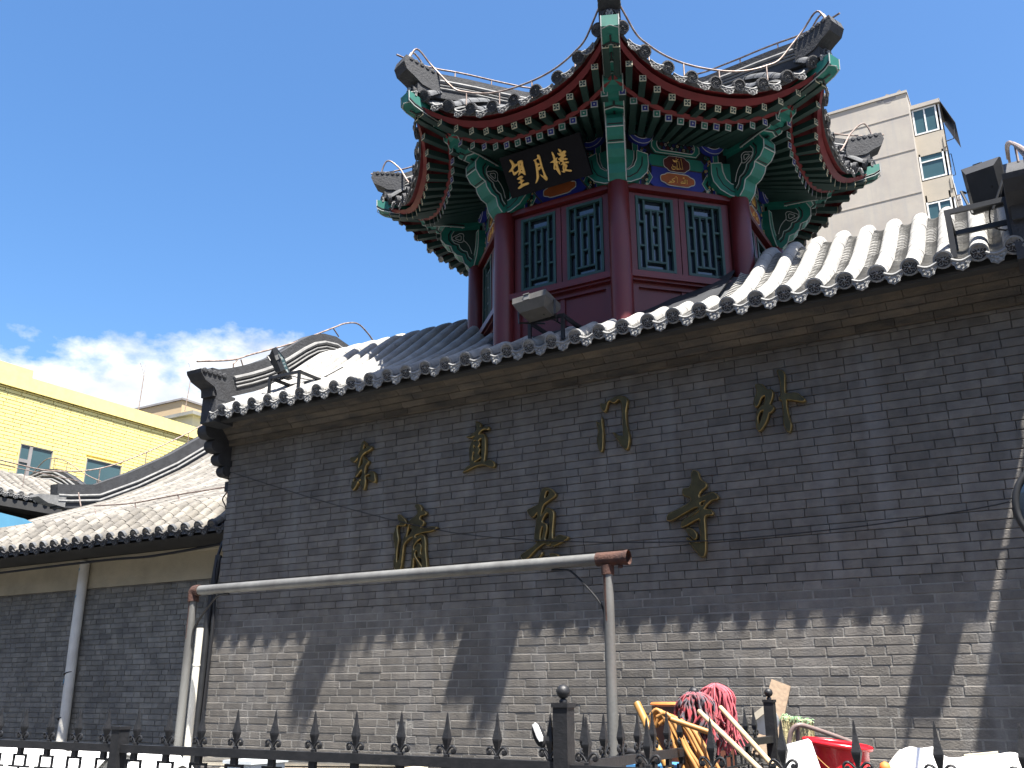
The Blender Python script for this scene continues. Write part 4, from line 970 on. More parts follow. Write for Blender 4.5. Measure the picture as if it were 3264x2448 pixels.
# conductors following the eaves and hips
def eave_pipe(k, lab):
    n = 16; pts = []; post = []
    for i in range(n+1):
        t = -.93+1.86*i/n; u, a, z = TE(t); a2 = a-.10; p = Matrix.Rotation(R(45*k), 3, 'Z') @ F(u*(a2/a), a2-A0, z+.25+.14*max(0, abs(t)-.7)/.23)
        pts.append(TC+p)
        if i in (3, 6, 9, 13): post.append((TC+p, TC+Matrix.Rotation(R(45*k), 3, 'Z') @ F(u*(a2/a), a2-A0, z+.03)))
    def tip(kk, sgn):
        zt = ridge_pts(2.42, .25, 4)[0].z+.25
        return [cw(kk, sgn*.03, 2.44, zt+.15), cw(kk, sgn*.01, 2.52, zt-.02)]
    return rod(tip(k-1, 1)[::-1]+pts+tip(k, -1), .0085, lab, post, loc=TC+Matrix.Rotation(R(45*k), 3, 'Z') @ Vector((0, -2.2, 6.3)))
eave_pipe(0, 'bent conductor pipe above the left front eave over the name board')
eave_pipe(1, 'bent conductor pipe above the right front eave over the gilt script panel')
eave_pipe(-1, 'bent conductor pipe above the far left eave of the pavilion')
eave_pipe(2, 'bent conductor pipe above the far right eave of the pavilion')
for k, nm in ((-1, 'left front'), (1, 'right front'), (-2, 'far left'), (2, 'far right')):
    P = [cw(k, p.x, -p.y, p.z+.28) for p in ridge_pts(2.62, 1.0, 8)]
    rod(P, .0085, 'straight conductor rod running up the %s hip of the pavilion past its tip' % nm, [(P[i], P[i]-Vector((0, 0, .13))) for i in (1, 3, 5)])
# gable ridge rails
P = [atx(x, y, -7.0) for x, y in ((628, 1152), (740, 1147), (800, 1130), (935, 1093), (1060, 1046), (1100, 1031), (1140, 1032), (1172, 1062), (1195, 1095))]
rod(P, .010, 'reddish conductor rail curving over the left gable ridge of the gate', [(atx(768, 1146, -7.0), atx(778, 1178, -7.0)), (atx(932, 1095, -7.0), atx(942, 1130, -7.0)), (atx(1062, 1046, -7.0), atx(1080, 1073, -7.0)), (atx(757, 1147, -7.0), atx(744, 1160, -7.0)), (atx(744, 1160, -7.0), atx(744, 1190, -7.0))], group='conductor rails on the gate gables')
P = [atx(x, y, .16) for x, y in ((3212, 506), (3207, 465), (3216, 453), (3235, 462), (3264, 492), (3300, 500))]+[Vector((.16, 1.2, 5.80)), Vector((.16, 1.9, 5.5))]
rod(P, .011, 'pale conductor rail bent over the right gable ridge of the gate', [(P[3], P[3]-Vector((0, 0, .12))), (P[4], P[4]-Vector((0, 0, .14)))], group='conductor rails on the gate gables')

# ------------------------------------------------------------------ floodlights on the eave
def floodlight(base, legs, front, rotm, size, lab, body, face_mat, bar_r=.014):
    t = thing('floodlight', lab, 'floodlight', base, 'floodlights standing on the gate roof')
    x0, x1, y0, y1, zt = legs
    mb = MB()
    for x in (x0, x1):
        for y in (y0, y1):
            zb = rz(y)+.01
            mb.box((x, y, (zb+zt)/2), (bar_r*2, bar_r*1.4, zt-zb), body)
    for y in (y0, y1): mb.box(((x0+x1)/2, y+.001, zt), (x1-x0+bar_r*2.2, bar_r*1.3, bar_r*2), body)
    for x in (x0, x1): mb.box((x+.001, (y0+y1)/2, zt-.001), (bar_r*1.8, y1-y0, bar_r*1.9), body)
    mb.build('stand', t)
    w, h, d = size; mb = MB(); c = Vector(front)
    tp = [(-w/2, -h/2), (w/2, -h/2), (w/2, h/2), (-w/2, h/2)]
    vs = [rotm @ Vector((p, q, 0))+c for p, q in tp]+[rotm @ Vector((p, q, -d*.35))+c for p, q in tp]+[rotm @ Vector((p*.72, q*.66, -d))+c for p, q in tp]
    mb.add(vs, [(0, 1, 5, 4), (1, 2, 6, 5), (2, 3, 7, 6), (3, 0, 4, 7), (4, 5, 9, 8), (5, 6, 10, 9), (6, 7, 11, 10), (7, 4, 8, 11), (8, 9, 10, 11), (0, 3, 2, 1)], face_mat)
    hs = mb.build('housing', t)
    mb = MB()
    for s in (-1, 1):
        mb.box(rotm @ Vector((0, s*(h/2-.008), .006))+c, (w, .016, .012), face_mat, rotm); mb.box(rotm @ Vector((s*(w/2-.008), 0, .0055))+c, (.016, h-.034, .011), face_mat, rotm)
    mb.build('lens_frame', hs)
    mb = MB(); mb.box(rotm @ Vector((0, 0, .003))+c, (w-.034, h-.034, .004), 'wglass', rotm); mb.build('lens', hs)
    mb = MB(); mb.box(rotm @ Vector((-.02, -h/2-.003, -d*.1))+c, (.05, .006, .05), 'steel', rotm); mb.box(rotm @ Vector((-.02, -h/2-.004, .012))+c, (.05, .02, .006), 'steel', rotm); mb.build('clip', hs)
    mb = MB(); q = c+rotm @ Vector((0, 0, -d*.6))
    for s in (-1, 1): mb.tube([rotm @ Vector((s*(w/2+.012), 0, -d*.2))+c, rotm @ Vector((s*(w/2+.012), 0, -d-.03))+c, Vector((c.x*.4+(x0+x1)/2*.6+s*.06, (y0+y1)/2-.05, zt+.01))], .009, body, 6)
    mb.build('yoke', t)
    mb = MB(); mb.tube(smooth_path([c+rotm @ Vector((.05, .02, -d)), Vector(((x0+x1)/2+.06, y1, zt+.02)), Vector((x1, y1+.06, rz(y1)+.10)), Vector((x1+.12, y1+.2, rz(y1+.2)+.09))], 4), .006, 'cable', 5); mb.build('lead', t)
    return t
r1 = Matrix.Rotation(R(-8), 3, 'X') @ Matrix.Rotation(R(-4), 3, 'Y')
floodlight((-3.28, -.35, 4.3), (-3.40, -3.10, -.40, -.10, 4.45), (-3.27, -.52, 4.55), r1, (.30, .25, .11), 'grey box floodlight on an angle stand in front of the pavilion, beige underside showing', 'lamp', 'lamp_l')
r2 = Matrix.Rotation(R(28), 3, 'Z') @ Matrix.Rotation(R(66), 3, 'Y')
floodlight((-6.15, -.2, 4.4), (-6.36, -5.98, -.30, -.02, 4.52), (-6.34, -.16, 4.71), r2, (.26, .28, .09), 'dark tilted floodlight near the left gable ridge with its glass turned to the pavilion', 'lamp', 'lamp')
r3 = Matrix.Rotation(R(-12), 3, 'Z') @ Matrix.Rotation(R(-72), 3, 'X') @ Matrix.Rotation(R(0), 3, 'Y')
floodlight((-.10, -.3, 4.4), (-.28, .06, -.42, -.08, 4.56), (-.03, -.14, 4.82), r3, (.24, .32, .10), 'big black floodlight beside the right gable ridge, seen from behind', 'lamp', 'lamp', .017)

# ------------------------------------------------------------------ pipe frame
YB = -1.5
pf = thing('pipe_frame', 'galvanised pipe goal frame with rusty fittings standing before the brick wall', 'pipe frame', (-3.9, YB, 0))
bx0, bx1, bz = -5.72, -2.27, 2.345
mb = MB(); mb.tube([Vector((bx0+.04, YB, bz)), Vector((bx1-.02, YB, bz))], .036, 'steel', 14); mb.build('crossbar', pf, smooth=50)
mb = MB(); mb.tube([Vector((bx1-.07, YB, bz)), Vector((bx1+.13, YB, bz))], .0405, 'rust', 14, caps=False); mb.tube([Vector((bx1+.11, YB, bz)), Vector((bx1+.13, YB, bz))], .043, 'rust', 14, caps=False)
mb.tube([Vector((bx1-.005, YB, bz-.035)), Vector((bx1-.005, YB, bz-.09))], .037, 'rust', 12); mb.lathe([(.016, -.055), (.016, -.035)], (bx1+.075, YB, bz), 'rust', 6); mb.tube([Vector((bx1+.10, YB, bz)), Vector((bx1+.102, YB, bz))], .041, 'black', 12)
mb.build('tee_fitting', pf, smooth=50)
mb = MB(); mb.tube(smooth_path([Vector((bx0+.06, YB, bz)), Vector((bx0+.01, YB, bz)), Vector((bx0-.005, YB, bz-.02)), Vector((bx0, YB, bz-.08))], 4), .042, 'rust', 12); mb.build('elbow_fitting', pf, smooth=50)
for x in (bx0, bx1-.005):
    mb = MB(); mb.tube([Vector((x, YB, 0)), Vector((x, YB, bz-.08))], .031, 'steel', 14); po = mb.build('post', pf, smooth=50)
    mb = MB(); mb.tube([Vector((x-.004, YB-.012, bz-.08-.0)), Vector((x-.002, YB-.0125, bz-.35))], [.020, .0195], 'rust', 8); mb.build('rust_patch', po)
for s, x in ((1, bx0), (-1, bx1)):
    pts = [Vector((x+s*.035, YB, 1.95)), Vector((x+s*.04, YB, 2.06)), Vector((x+s*.12, YB, 2.17)), Vector((x+s*.24, YB, 2.285)), Vector((x+s*.30, YB, 2.30)), Vector((x+s*.37, YB, 2.305))]
    mb = MB(); mb.tube(smooth_path(pts, 4), .010, 'iron', 7, flat=.7); mb.build('brace', pf, smooth=50)
# white pvc stub, corner downpipe, black cable, junction box
mb = MB(); a = at(638, 2002, -1.3); mb.tube([Vector((a.x, -1.3, .1)), Vector((a.x, -1.3, a.z))], .0275, 'pvc', 12); mb.tube([Vector((a.x, -1.3, a.z-.28)), Vector((a.x, -1.3, a.z-.265))], .0305, 'pvc', 12)
tag(mb.build('plastic_pipe', smooth=50), 'short white plastic pipe standing beside the left post of the pipe frame', 'pipe')
mb = MB(); mb.tube([Vector((XL-.06, -.03, .2)), Vector((XL-.06, -.03, 2.30)), Vector((XL-.05, .02, 2.9))], .034, 'lamp', 10); tag(mb.build('downpipe', smooth=50), 'dark blue-black downpipe at the left corner of the brick wall', 'pipe')
mb = MB(); mb.tube(smooth_path([Vector((XL+.01, -.05, .9)), Vector((XL+.03, -.05, 1.6)), Vector((XL+.035, -.045, 2.3)), Vector((XL-.02, -.04, 2.75)), Vector((XL-.13, .12, 3.05)), Vector((XL-.4, .36, 3.09)), Vector((-8.6, .37, 3.04)), Vector((-9.6, .37, 3.05)), Vector((-12.5, .37, 3.02))], 5), .015, 'cable', 6)
tag(mb.build('cable', smooth=50), 'thick black cable under the side wall eave, dropping down the wall corner', 'cable')
b_ = at(727, 1555, .1); jb = thing('junction_box', 'small dark junction box with a looped lead on the left edge of the tall wall', 'box', (XL-.02, .08, b_.z))
mb = MB(); mb.box((XL-.05, .08, b_.z), (.09, .07, .10), 'lamp'); mb.build('case', jb)
mb = MB(); mb.tube(smooth_path([Vector((XL-.04, .05, b_.z+.05)), Vector((XL-.06, .02, b_.z+.13)), Vector((XL-.0, .03, b_.z+.19)), Vector((XL+.02, -.01, b_.z+.1))], 4), .005, 'cable', 5); mb.tube(smooth_path([Vector((XL-.06, .06, b_.z-.05)), Vector((XL-.09, .03, b_.z-.13)), Vector((XL-.05, .05, b_.z-.22)), Vector((XL-.05, .1, b_.z-.4))], 4), .007, 'cable', 5); mb.build('lead', jb)

# ------------------------------------------------------------------ low side wall with tiled coping
SX0, SX1, SY, EY = -13.2, -7.14, .74, .20
sw = thing('side_wall', 'lower grey brick side wall with a beige plaster band and a double-pitched tile coping', 'wall', (-9.5, .7, 0))
mb = MB(); mb.box(((SX0+SX1)/2, SY+.31, 1.55), (SX1-SX0, .60, 3.1), 'mortar'); mb.build('wall_core', sw)
brick_field(sw, SX0, SX1-.12, 0, 2.80, .205, .058, lambda u, z: (Vector((u, SY, z)), 0), 'brick2', lambda z: .006, n_ind=300, rank=lambda u, z: (0 if z > .9 and u > -10.8 else 50)+(u+8.3)**2*.6+(z-1.7)**2, rnd=random.Random(8), seq=(1, .5, 1, .5, .5))
mb = MB(); mb.box(((SX0+SX1-.10)/2, SY+.001, 2.955), (SX1-.10-SX0, .03, .30), 'plaster'); mb.build('plaster_band', sw)
mb = MB(); mb.prism([(SY+.05, 3.105), (SY-.06, 3.105), (SY-.075, 3.12), (SY-.075, 3.15), (SY+.05, 3.15)], lambda p, q, d: (d, p, q), SX0, SX1-.03, 'plaster'); mb.build('plaster_lip', sw)
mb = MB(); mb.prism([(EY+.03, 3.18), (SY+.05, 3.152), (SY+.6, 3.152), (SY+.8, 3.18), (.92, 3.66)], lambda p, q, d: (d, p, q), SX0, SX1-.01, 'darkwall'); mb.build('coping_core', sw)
def rzs(y):
    y = y if y < .95 else 1.90-y
    tb = [(EY, 3.235), (.35, 3.345), (.5, 3.48), (.62, 3.585), (.72, 3.645), (.84, 3.68), (.95, 3.69)]
    for (a, b), (c, d) in zip(tb, tb[1:]):
        if y <= c: return b+(d-b)*(y-a)/(c-a)
    return 3.69
SP = [(y, rzs(y)) for y in (EY, .27, .35, .43, .5, .56, .62, .67, .72, .78, .84, .90, .95, 1.06, 1.28, 1.5)]
mb = MB(); mb.prism([(y, z-.02) for y, z in SP]+[(1.5, 3.2), (.9, 3.5), (EY, 3.2)], lambda p, q, d: (d, p, q), SX0, SX1-.01, 'tile_d'); mb.build('coping_deck', sw)
sseg = tile_run([(y, z+.012) for y, z in SP], .125, .055)
one = []
for (s, e, P4) in sseg: one.append(row_mesh([(s, e, P4)], .056, 'tile_old', 'barrel_tile'))
sdisc = end_disc_mesh(.057, face='tile_d', rim='tile_d'); sdrip = drip_mesh(.12, .095, face='tile_d', rim='disc', tilt=-.25); span = pan_mesh([(y, z+.012) for y, z in SP], .12, .03, 'tile_old', 'pan_tile_column', .05)  # coping discs and drips darker: eave shade put into their colour
rs = random.Random(31); i = 0; cnt = 0; x = -7.52
far = MB()
while x > SX0+.1:
    for q, me in enumerate(one):
        jx, jr = rs.uniform(-.003, .003), rs.uniform(-.012, .012)
        if cnt < 300 and x > -12.2 and q < 7: put('barrel_tile', me, sw, Vector((x+jx, 0, rs.uniform(-.002, .002)))-sw.location, (0, 0, 0)); cnt += 1
        else: far.add([Vector(v.co)+Vector((x, 0, 0)) for v in me.vertices], [tuple(p.vertices) for p in me.polygons], 'tile_old')
    put('end_disc', sdisc, sw, Vector((x, EY-.012, 3.235+.028))-sw.location, (rs.uniform(-.06, .06)+.42, rs.uniform(0, 6), 0))
    put('drip_tile', sdrip, sw, Vector((x-.101, EY-.022, 3.235-.015))-sw.location, (rs.uniform(-.06, .06), 0, rs.uniform(-.06, .06)))
    put('pan_tile_column', span, sw, Vector((x-.101, 0, 0))-sw.location, kind='stuff')
    x -= .2022
far.build('barrel_tiles', sw, kind='stuff', smooth=50)
# the coping turns the corner with a fan of three end tiles
for k, (ang, px) in enumerate(((25, -7.36), (62, -7.24))):
    rt = Matrix.Rotation(R(ang), 3, 'Z'); org = Vector((px+.05, .50, 0))
    for q, me in enumerate(one[:3]):
        o = put('barrel_tile', me, sw, org+rt @ Vector((0, -.50, .0))-sw.location, (0, 0, R(ang)))
    put('end_disc', sdisc, sw, org+rt @ Vector((0, EY-.512, 3.263))-sw.location, (0, .5, R(ang))); put('drip_tile', sdrip, sw, org+rt @ Vector((-.10, EY-.51, 3.22))-sw.location, (0, 0, R(ang)))
put('drip_tile', sdrip, sw, Vector((-7.42, EY-.0, 3.22))-sw.location, (0, 0, R(8)))
# drain pipe with straps
a = at(272, 1790, SY-.075); b = at(200, 2310, SY-.075); t = thing('drain_pipe', 'fat beige drain pipe with scraps of blue tape down the side wall', 'pipe', ((a.x+b.x)/2, SY-.075, 0))
mb = MB(); mb.tube([Vector((a.x, SY-.075, a.z)), Vector(((a.x+b.x)/2, SY-.075, 2.2)), Vector((b.x+.02, SY-.075, b.z+.1)), Vector((b.x, SY-.075, .1))], .058, 'pipe_g', 16); mb.build('pipe', t, smooth=50)
for z in (1.34, 1.83): mb = MB(); xx = b.x+(a.x-b.x)*(z-b.z)/(a.z-b.z); mb.tube([Vector((xx+.06*cos(q), SY-.075-.06*sin(q), z+.02*cos(q))) for q in [pi*j/8 for j in range(-1, 10)]], .008, 'cable', 5); mb.build('strap', t)
for z, dz in ((2.98, .03), (2.66, .03), (1.7, .05)):
    mb = MB(); xx = b.x+(a.x-b.x)*(z-b.z)/(a.z-b.z)
    mb.grid(lambda u, v: Vector((xx+.0595*cos(pi*(.95+.55*u)), SY-.075+.0595*sin(pi*(.95+.55*u)), z+dz*(v-.5)+.05*u)), 5, 1, 'bluesheet'); mb.build('tape', t)
# ------------------------------------------------------------------ prayer hall roof behind the side wall
HX = -15.78
hall = thing('prayer_hall', 'large hall behind the side wall, pale tiled roof with a dark sweeping ridge', 'building', (-11, 8, 0))
def hz(y):
    tb = [(2.4, 4.1), (4.0, 4.75), (4.6, 5.0), (5.4, 5.42), (6.3, 5.98), (7.2, 6.65), (8.2, 7.45), (9.0, 8.1), (9.6, 8.35), (10.2, 8.4)]
    y = y if y < 10.2 else 20.4-y
    for (p, q), (r_, s) in zip(tb, tb[1:]):
        if y <= r_: return q+(s-q)*(y-p)/(r_-p)
    return 8.4
HP = [(y, hz(y)) for y in (2.4, 2.9, 3.4, 4.0, 4.3, 4.6, 5.0, 5.4, 5.85, 6.3, 6.75, 7.2, 7.7, 8.2, 8.6, 9.0, 9.3, 9.6, 10.2, 10.8, 11.4, 12.2, 13.2, 16.4)]
mb = MB(); mb.prism([(y, z-.03) for y, z in HP]+[(16.4, 3.9), (2.45, 3.9)], lambda p, q, d: (d, p, q), HX-.1, -6.2, 'tile_d'); mb.build('roof_deck', hall)
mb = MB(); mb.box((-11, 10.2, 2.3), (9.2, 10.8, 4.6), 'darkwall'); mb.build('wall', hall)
hrow = [row_mesh(tile_run([(y, z+.01) for y, z in HP], .3, .08), .085, 'tile_old', 'barrel_tile_row', i) for i in range(3)]
hpan = pan_mesh([(y, z+.0) for y, z in HP[:16]], .16, .03, 'tile_old', 'pan_tile_column', .12)
x = HX+.42; rs = random.Random(2)
while x < -6.4:
    put('barrel_tile_row', rs.choice(hrow), hall, Vector((x, 0, 0))-hall.location); put('pan_tile_column', hpan, hall, Vector((x+.13, 0, 0))-hall.location, kind='stuff'); x += .262
def ridge_along(parent, P, side, w, levels, mats, nm='gable_ridge'):
    """box ridge swept along world points P; side = horizontal unit across"""
    mb = MB(); vs = []; fs = []
    for i, p in enumerate(P):
        t = (P[min(i+1, len(P)-1)]-P[max(i-1, 0)]).normalized(); up = side.cross(t); up = up if up.z > 0 else -up
        for q in (-1, 1):
            for h in levels: vs.append(p+side*(q*w/2)+up*h)
    for i in range(len(P)-1):
        o = i*4; n_ = o+4; fs += [(o, o+1, n_+1, n_), (o+2, n_+2, n_+3, o+3), (o+1, o+3, n_+3, n_+1), (o, n_, n_+2, o+2)]
    fs += [(0, 2, 3, 1), (len(vs)-4, len(vs)-3, len(vs)-1, len(vs)-2)]
    mb.add(vs, fs, 'ridge'); base = mb.build(nm, parent)
    mb = MB()
    for h, rd in mats:
        for q in (-1, 1): mb.tube([p+side*(q*w*.5)+Vector((0, 0, h)) for p in P], rd, 'ridge_l', 6)
    mb.build('ridge_moulding', base, smooth=40)
    return base
HR = [Vector((HX, y, hz(y)+.06+(.22*max(0, 4.6-y)))) for y in (3.7 if False else 4.0, 4.3, 4.6, 5.0, 5.4, 5.85, 6.3, 6.75, 7.2, 7.7, 8.2, 8.6, 9.0, 9.3, 9.6, 10.2, 11, 12)]
HR[0:0] = [Vector((HX, 3.75, hz(4.0)+.16))]
b = ridge_along(hall, HR, Vector((1, 0, 0)), .22, (-.08, .36), ((.05, .03), (.15, .03)))
mb = MB(); p = HR[0]; mb.prism([(3.9, p.z-.05), (3.55, p.z-.02), (3.35, p.z+.06), (3.36, p.z+.11), (3.9, p.z+.16)], lambda y, z, d: (HX+d, y, z), -.13, .13, 'ridge_l'); mb.build('ridge_end', b)
P = [Vector((HX, y, hz(max(y, 4.0))+.75)) for y in (2.6, 3.6, 4.6, 5.6, 6.6, 7.6, 8.4, 9.2)]
rod(P, .014, 'long thin conductor rail above the dark hall ridge', [(P[i], P[i]-Vector((0, 0, .34))) for i in (2, 3, 4, 5, 6)], group='conductor rails on the hall')
P = [at(x, y, 1.0) for x, y in ((300, 1612), (420, 1604), (560, 1578), (715, 1553), (760, 1545))]
rod(P, .010, 'thin conductor rail over the tile coping of the side wall', [(at(430, 1603, 1.0), at(433, 1622, 1.0)), (at(566, 1578, 1.0), at(575, 1600, 1.0)), (at(715, 1553, 1.0), at(725, 1580, 1.0)), (at(302, 1625, 1.0), at(307, 1640, 1.0)), (at(245, 1650, 1.0), at(242, 1655, 1.0)), (at(250, 1570, 1.0), at(258, 1615, 1.0))], group='conductor rails on the hall')

# ------------------------------------------------------------------ side hall facing right, beyond
SHX = -18.0
sh = thing('side_hall', 'small side hall with pale tiled eaves and dark windowed wall, far left', 'building', (-20.5, 3, 0))
def sz(d):                                 # d = distance in from the eave (towards -X)
    tb = [(0, 5.42), (.5, 5.58), (1.0, 5.80), (1.5, 6.07), (1.9, 6.23), (2.3, 6.28)]
    d = d if d < 2.3 else 4.6-d
    for (p, q), (r_, s) in zip(tb, tb[1:]):
        if d <= r_: return q+(s-q)*(d-p)/(r_-p)
    return 6.28
SPd = [(d, sz(d)) for d in (0, .25, .5, .75, 1, 1.25, 1.5, 1.7, 1.9, 2.1, 2.3, 2.5, 2.7, 3.1, 3.6, 4.6)]
RZ90 = R(90)
def shp(d, along, z): return Vector((SHX-d, along, z))
mb = MB(); mb.prism([(d, z-.03) for d, z in SPd]+[(4.6, 5.2), (0, 5.36)], lambda p, q, y: shp(p, y, q), -6, 6.45, 'tile_d'); mb.build('roof_deck', sh)
mb = MB(); mb.box((SHX-2.3, .2, 2.6), (3.6, 12, 5.2), 'darkwall'); mb.build('wall', sh)
mb = MB(); mb.box((SHX-.25, .2, 5.24), (.5, 12.3, .16), 'darkwall'); mb.build('eave_board', sh)
srow = row_mesh(tile_run([(d, z+.01) for d, z in SPd], .25, .07), .07, 'tile_old', 'barrel_tile_row')      # local +Y = inwards
sd_ = end_disc_mesh(.075, face='disc'); sdr = drip_mesh(.14, .11, face='disc')
y = 6.2
while y > -4:
    q = Matrix.Rotation(RZ90, 3, 'Z')
    put('barrel_tile_row', srow, sh, Vector((SHX, y, 0))-sh.location, (0, 0, RZ90)); put('end_disc', sd_, sh, Vector((SHX+.015, y, 5.445))-sh.location, (0, 0, RZ90)); put('drip_tile', sdr, sh, Vector((SHX+.025, y-.11, 5.40))-sh.location, (0, 0, RZ90)); y -= .22
RG = [shp(d, 6.4, sz(d)+.05) for d in (-.1, .25, .5, .75, 1, 1.25, 1.5, 1.7, 1.9, 2.1, 2.3, 2.5, 2.7, 3.1, 3.6, 4.5) if d >= 0 or True]
RG[0] = shp(-.1, 6.4, 5.44)
ridge_along(sh, RG, Vector((0, 1, 0)), .2, (-.05, .30), ((.05, .03), (.14, .03), (.22, .03)))
for y0, y1 in ((2.2, 3.6), (3.7, 4.9), (.6, 2.1)):
    mb = MB()
    for yy in (y0, y1): mb.box((SHX-.45, yy, 4.2), (.06, .09, 1.5), 'frame_g')
    for zz in (4.93, 3.5): mb.box((SHX-.451, (y0+y1)/2, zz), (.055, y1-y0-.09, .10), 'frame_g')
    w_ = mb.build('window', sh); mb = MB(); mb.box((SHX-.47, (y0+y1)/2, 4.2), (.02, y1-y0-.09, 1.4), 'dglass'); mb.build('glass', w_)
P = [Vector((SHX-.9, yy, sz(.9)+.42)) for yy in (-2, 1, 3, 5, 6.3)]
rod(P, .010, 'thin conductor rail over the far left tiled roof', [(p, p-Vector((0, 0, .36))) for p in P[1:4]], group='conductor rails on the hall')
P = [shp(d, 6.4, sz(d)+.62) for d in (-.3, .4, 1.0, 1.6, 2.1, 2.5)]+[shp(3.0, 6.4, sz(3)+.4)]
rod(P, .012, 'bent conductor hoop over the side hall gable ridge', [(P[i], P[i]-Vector((0, 0, .3))) for i in (1, 3, 4)], group='conductor rails on the hall')
mb = MB(); a = atx(0, 1664, -14.5); mb.prism([(a.y-1.5, a.z+.15), (a.y+.1, a.z+.02), (a.y+1.0, a.z-.25), (a.y-1.5, a.z-.25)], lambda p, q, d: (-14.5+d, p, q), -.5, .5, 'bluesheet'); tag(mb.build('sheet_roof'), 'scrap of blue sheet roofing at the left edge above the coping', 'roof sheet')

# ------------------------------------------------------------------ yellow building
YX = -26.0
yb = thing('yellow_building', 'yellow tiled flat-topped building with square windows behind the hall roofs', 'building', (YX-4, 12, 0))
wins = []
for x0, y0, x1, y1, zb in ((65, 1412, 170, 1435, 1520), (275, 1458, 388, 1484, 1590), (485, 1505, 560, 1525, 1600), (-150, 1365, -30, 1390, 1490)):
    a = atx(x0, y0, YX); b = atx(x1, y1, YX); c_ = atx((x0+x1)/2-15, zb, YX); wins.append((a.y, b.y, c_.z-.2, a.z))
TOP = atx(300, 1268, YX).z; TS = atx(97, 1215, YX); y_end = 24.0
mb = MB()
mb.box((YX-4.06, 12, TOP/2-.2), (8, 36, TOP-.4), 'yjoint')
yc = mb.build('wall_core', yb)
ch = .107
brick_field(yb, -4, 21, 4.6, TOP-.42, .52, ch, lambda u, z: (Vector((YX, u, z)), R(90)), 'yellow', lambda z: .018, holes=[(w[0], w[1], w[2], w[3]) for w in wins], n_ind=300, rank=lambda u, z: (0 if z > 6 and 5.5 < u < 12 else 90)+(u-6)**2+(z-9)**2*.3, name='wall_tile', stuff='wall_tiles', rnd=random.Random(17), depth=.05, seq=(1, 1))
mb = MB(); mb.box((YX-.0, 9.0, TOP-.20), (.16, 30, .42), 'yellow'); mb.box((YX-.0, TS.y-8, TOP+.13), (.16, 16, .24), 'yellow'); mb.build('parapet', yb)
for (a, b, z0, z1) in wins:
    mb = MB()
    mb.box((YX-.22, (a+b)/2, z1+.001), (.5, b-a, .03), 'yellow'); mb.box((YX-.22, b+.01, (z0+z1)/2), (.5, .03, z1-z0), 'yellow'); mb.box((YX-.22, a-.01, (z0+z1)/2), (.5, .03, z1-z0), 'yellow')
    w_ = mb.build('window', yb)
    mb = MB(); mb.box((YX-.02, (a+b)/2, (z0+z1)/2), (.03, b-a-.02, z1-z0-.02), 'wglass'); mb.build('glass', w_)
    mb = MB()
    for yy in (a+.03, b-.03): mb.box((YX+.0, yy, (z0+z1)/2), (.05, .02, z1-z0), 'peel')
    for zz in (z0+.02, z1-.02): mb.box((YX+.001, (a+b)/2, zz), (.048, b-a-.02, .04), 'peel')
    if a == wins[0][0]: mb.box((YX+.0, a+(b-a)*.33, (z0+z1)/2), (.05, .10, z1-z0), 'peel'); mb.box((YX+.001, a+(b-a)*.17, z0+(z1-z0)*.55), (.045, (b-a)*.34, .10), 'peel')
    mb.build('frame', w_)
P = [Vector((YX-.3, y_, TOP+.12)) for y_ in (6.8, 8, 9.5, 11, 13, 15)]
rod(P, .012, 'thin wire rail along the yellow parapet', [(p, p-Vector((0, 0, .15))) for p in P[1:]], group='wires on the roofs at the left')
for (x, y0, y1, X_) in ((1016/2.212, 1050+320/2.212, 1050+610/2.212, -27.5), (1352/2.212, 1050+310/2.212, 1050+560/2.212, -29)):
    a = atx(x, y0, X_); b = atx(x-22, y1+8, X_)
    t = rod([b, a], [.03, .015] if False else .016, 'tall lightning mast with a forked tip on the roofs, %s' % ('beside the pale rooftop hut' if X_ < -28 else 'at the yellow parapet'), group='lightning masts')
    mb = MB()
    for q in (-1, 0, 1): mb.tube([a, a+Vector((.0, q*.22, .38))], .008, 'rod', 4)
    mb.build('fork', t)
# blocks beyond
gh = thing('rooftop_hut', 'grey rendered rooftop hut with a flat overhanging sheet roof', 'hut', (-33, 22, 10)); c0 = at(617, 1310, 21)
mb = MB(); mb.box((c0.x-4, 25, c0.z-2.5), (7.6, 7.6, 4.4), 'grey_r'); mb.build('wall', gh)
mb = MB(); mb.box((c0.x-4, 25, c0.z-.12), (8.4, 8.4, .16), 'sheet'); mb.box((c0.x-4, 25, c0.z-.6), (7.9, 7.9, .8), 'grey_r'); mb.build('roof', gh)
mb = MB(); mb.tube([Vector((c0.x-.15, 22.2, c0.z-.9)), Vector((c0.x+.02, 23.2, c0.z-4))], .03, 'cable', 5); mb.tube([Vector((c0.x-.19, 21.18, c0.z-.9)), Vector((c0.x-.19, 21.18, c0.z-3.5))], .05, 'frame_w', 6); mb.build('pipe', gh)
ob = thing('peach_block', 'peach rendered block with a plain parapet far behind the yellow building', 'building', (-48, 34, 0)); c1 = at(582, 1275, 30)
mb = MB(); mb.box((c1.x-8, 38, c1.z/2), (16, 16, c1.z), 'orange_r'); mb.build('wall', ob)
mb = MB(); mb.box((c1.x-8, 38, c1.z+.06), (16.2, 16.2, .12), 'peel'); mb.build('coping', ob)
mb = MB(); p = at(665, 1315, 36); mb.box((p.x, p.y, p.z-1), (2.6, 1.2, 2.2), 'rust'); mb.build('roof_tank', ob)

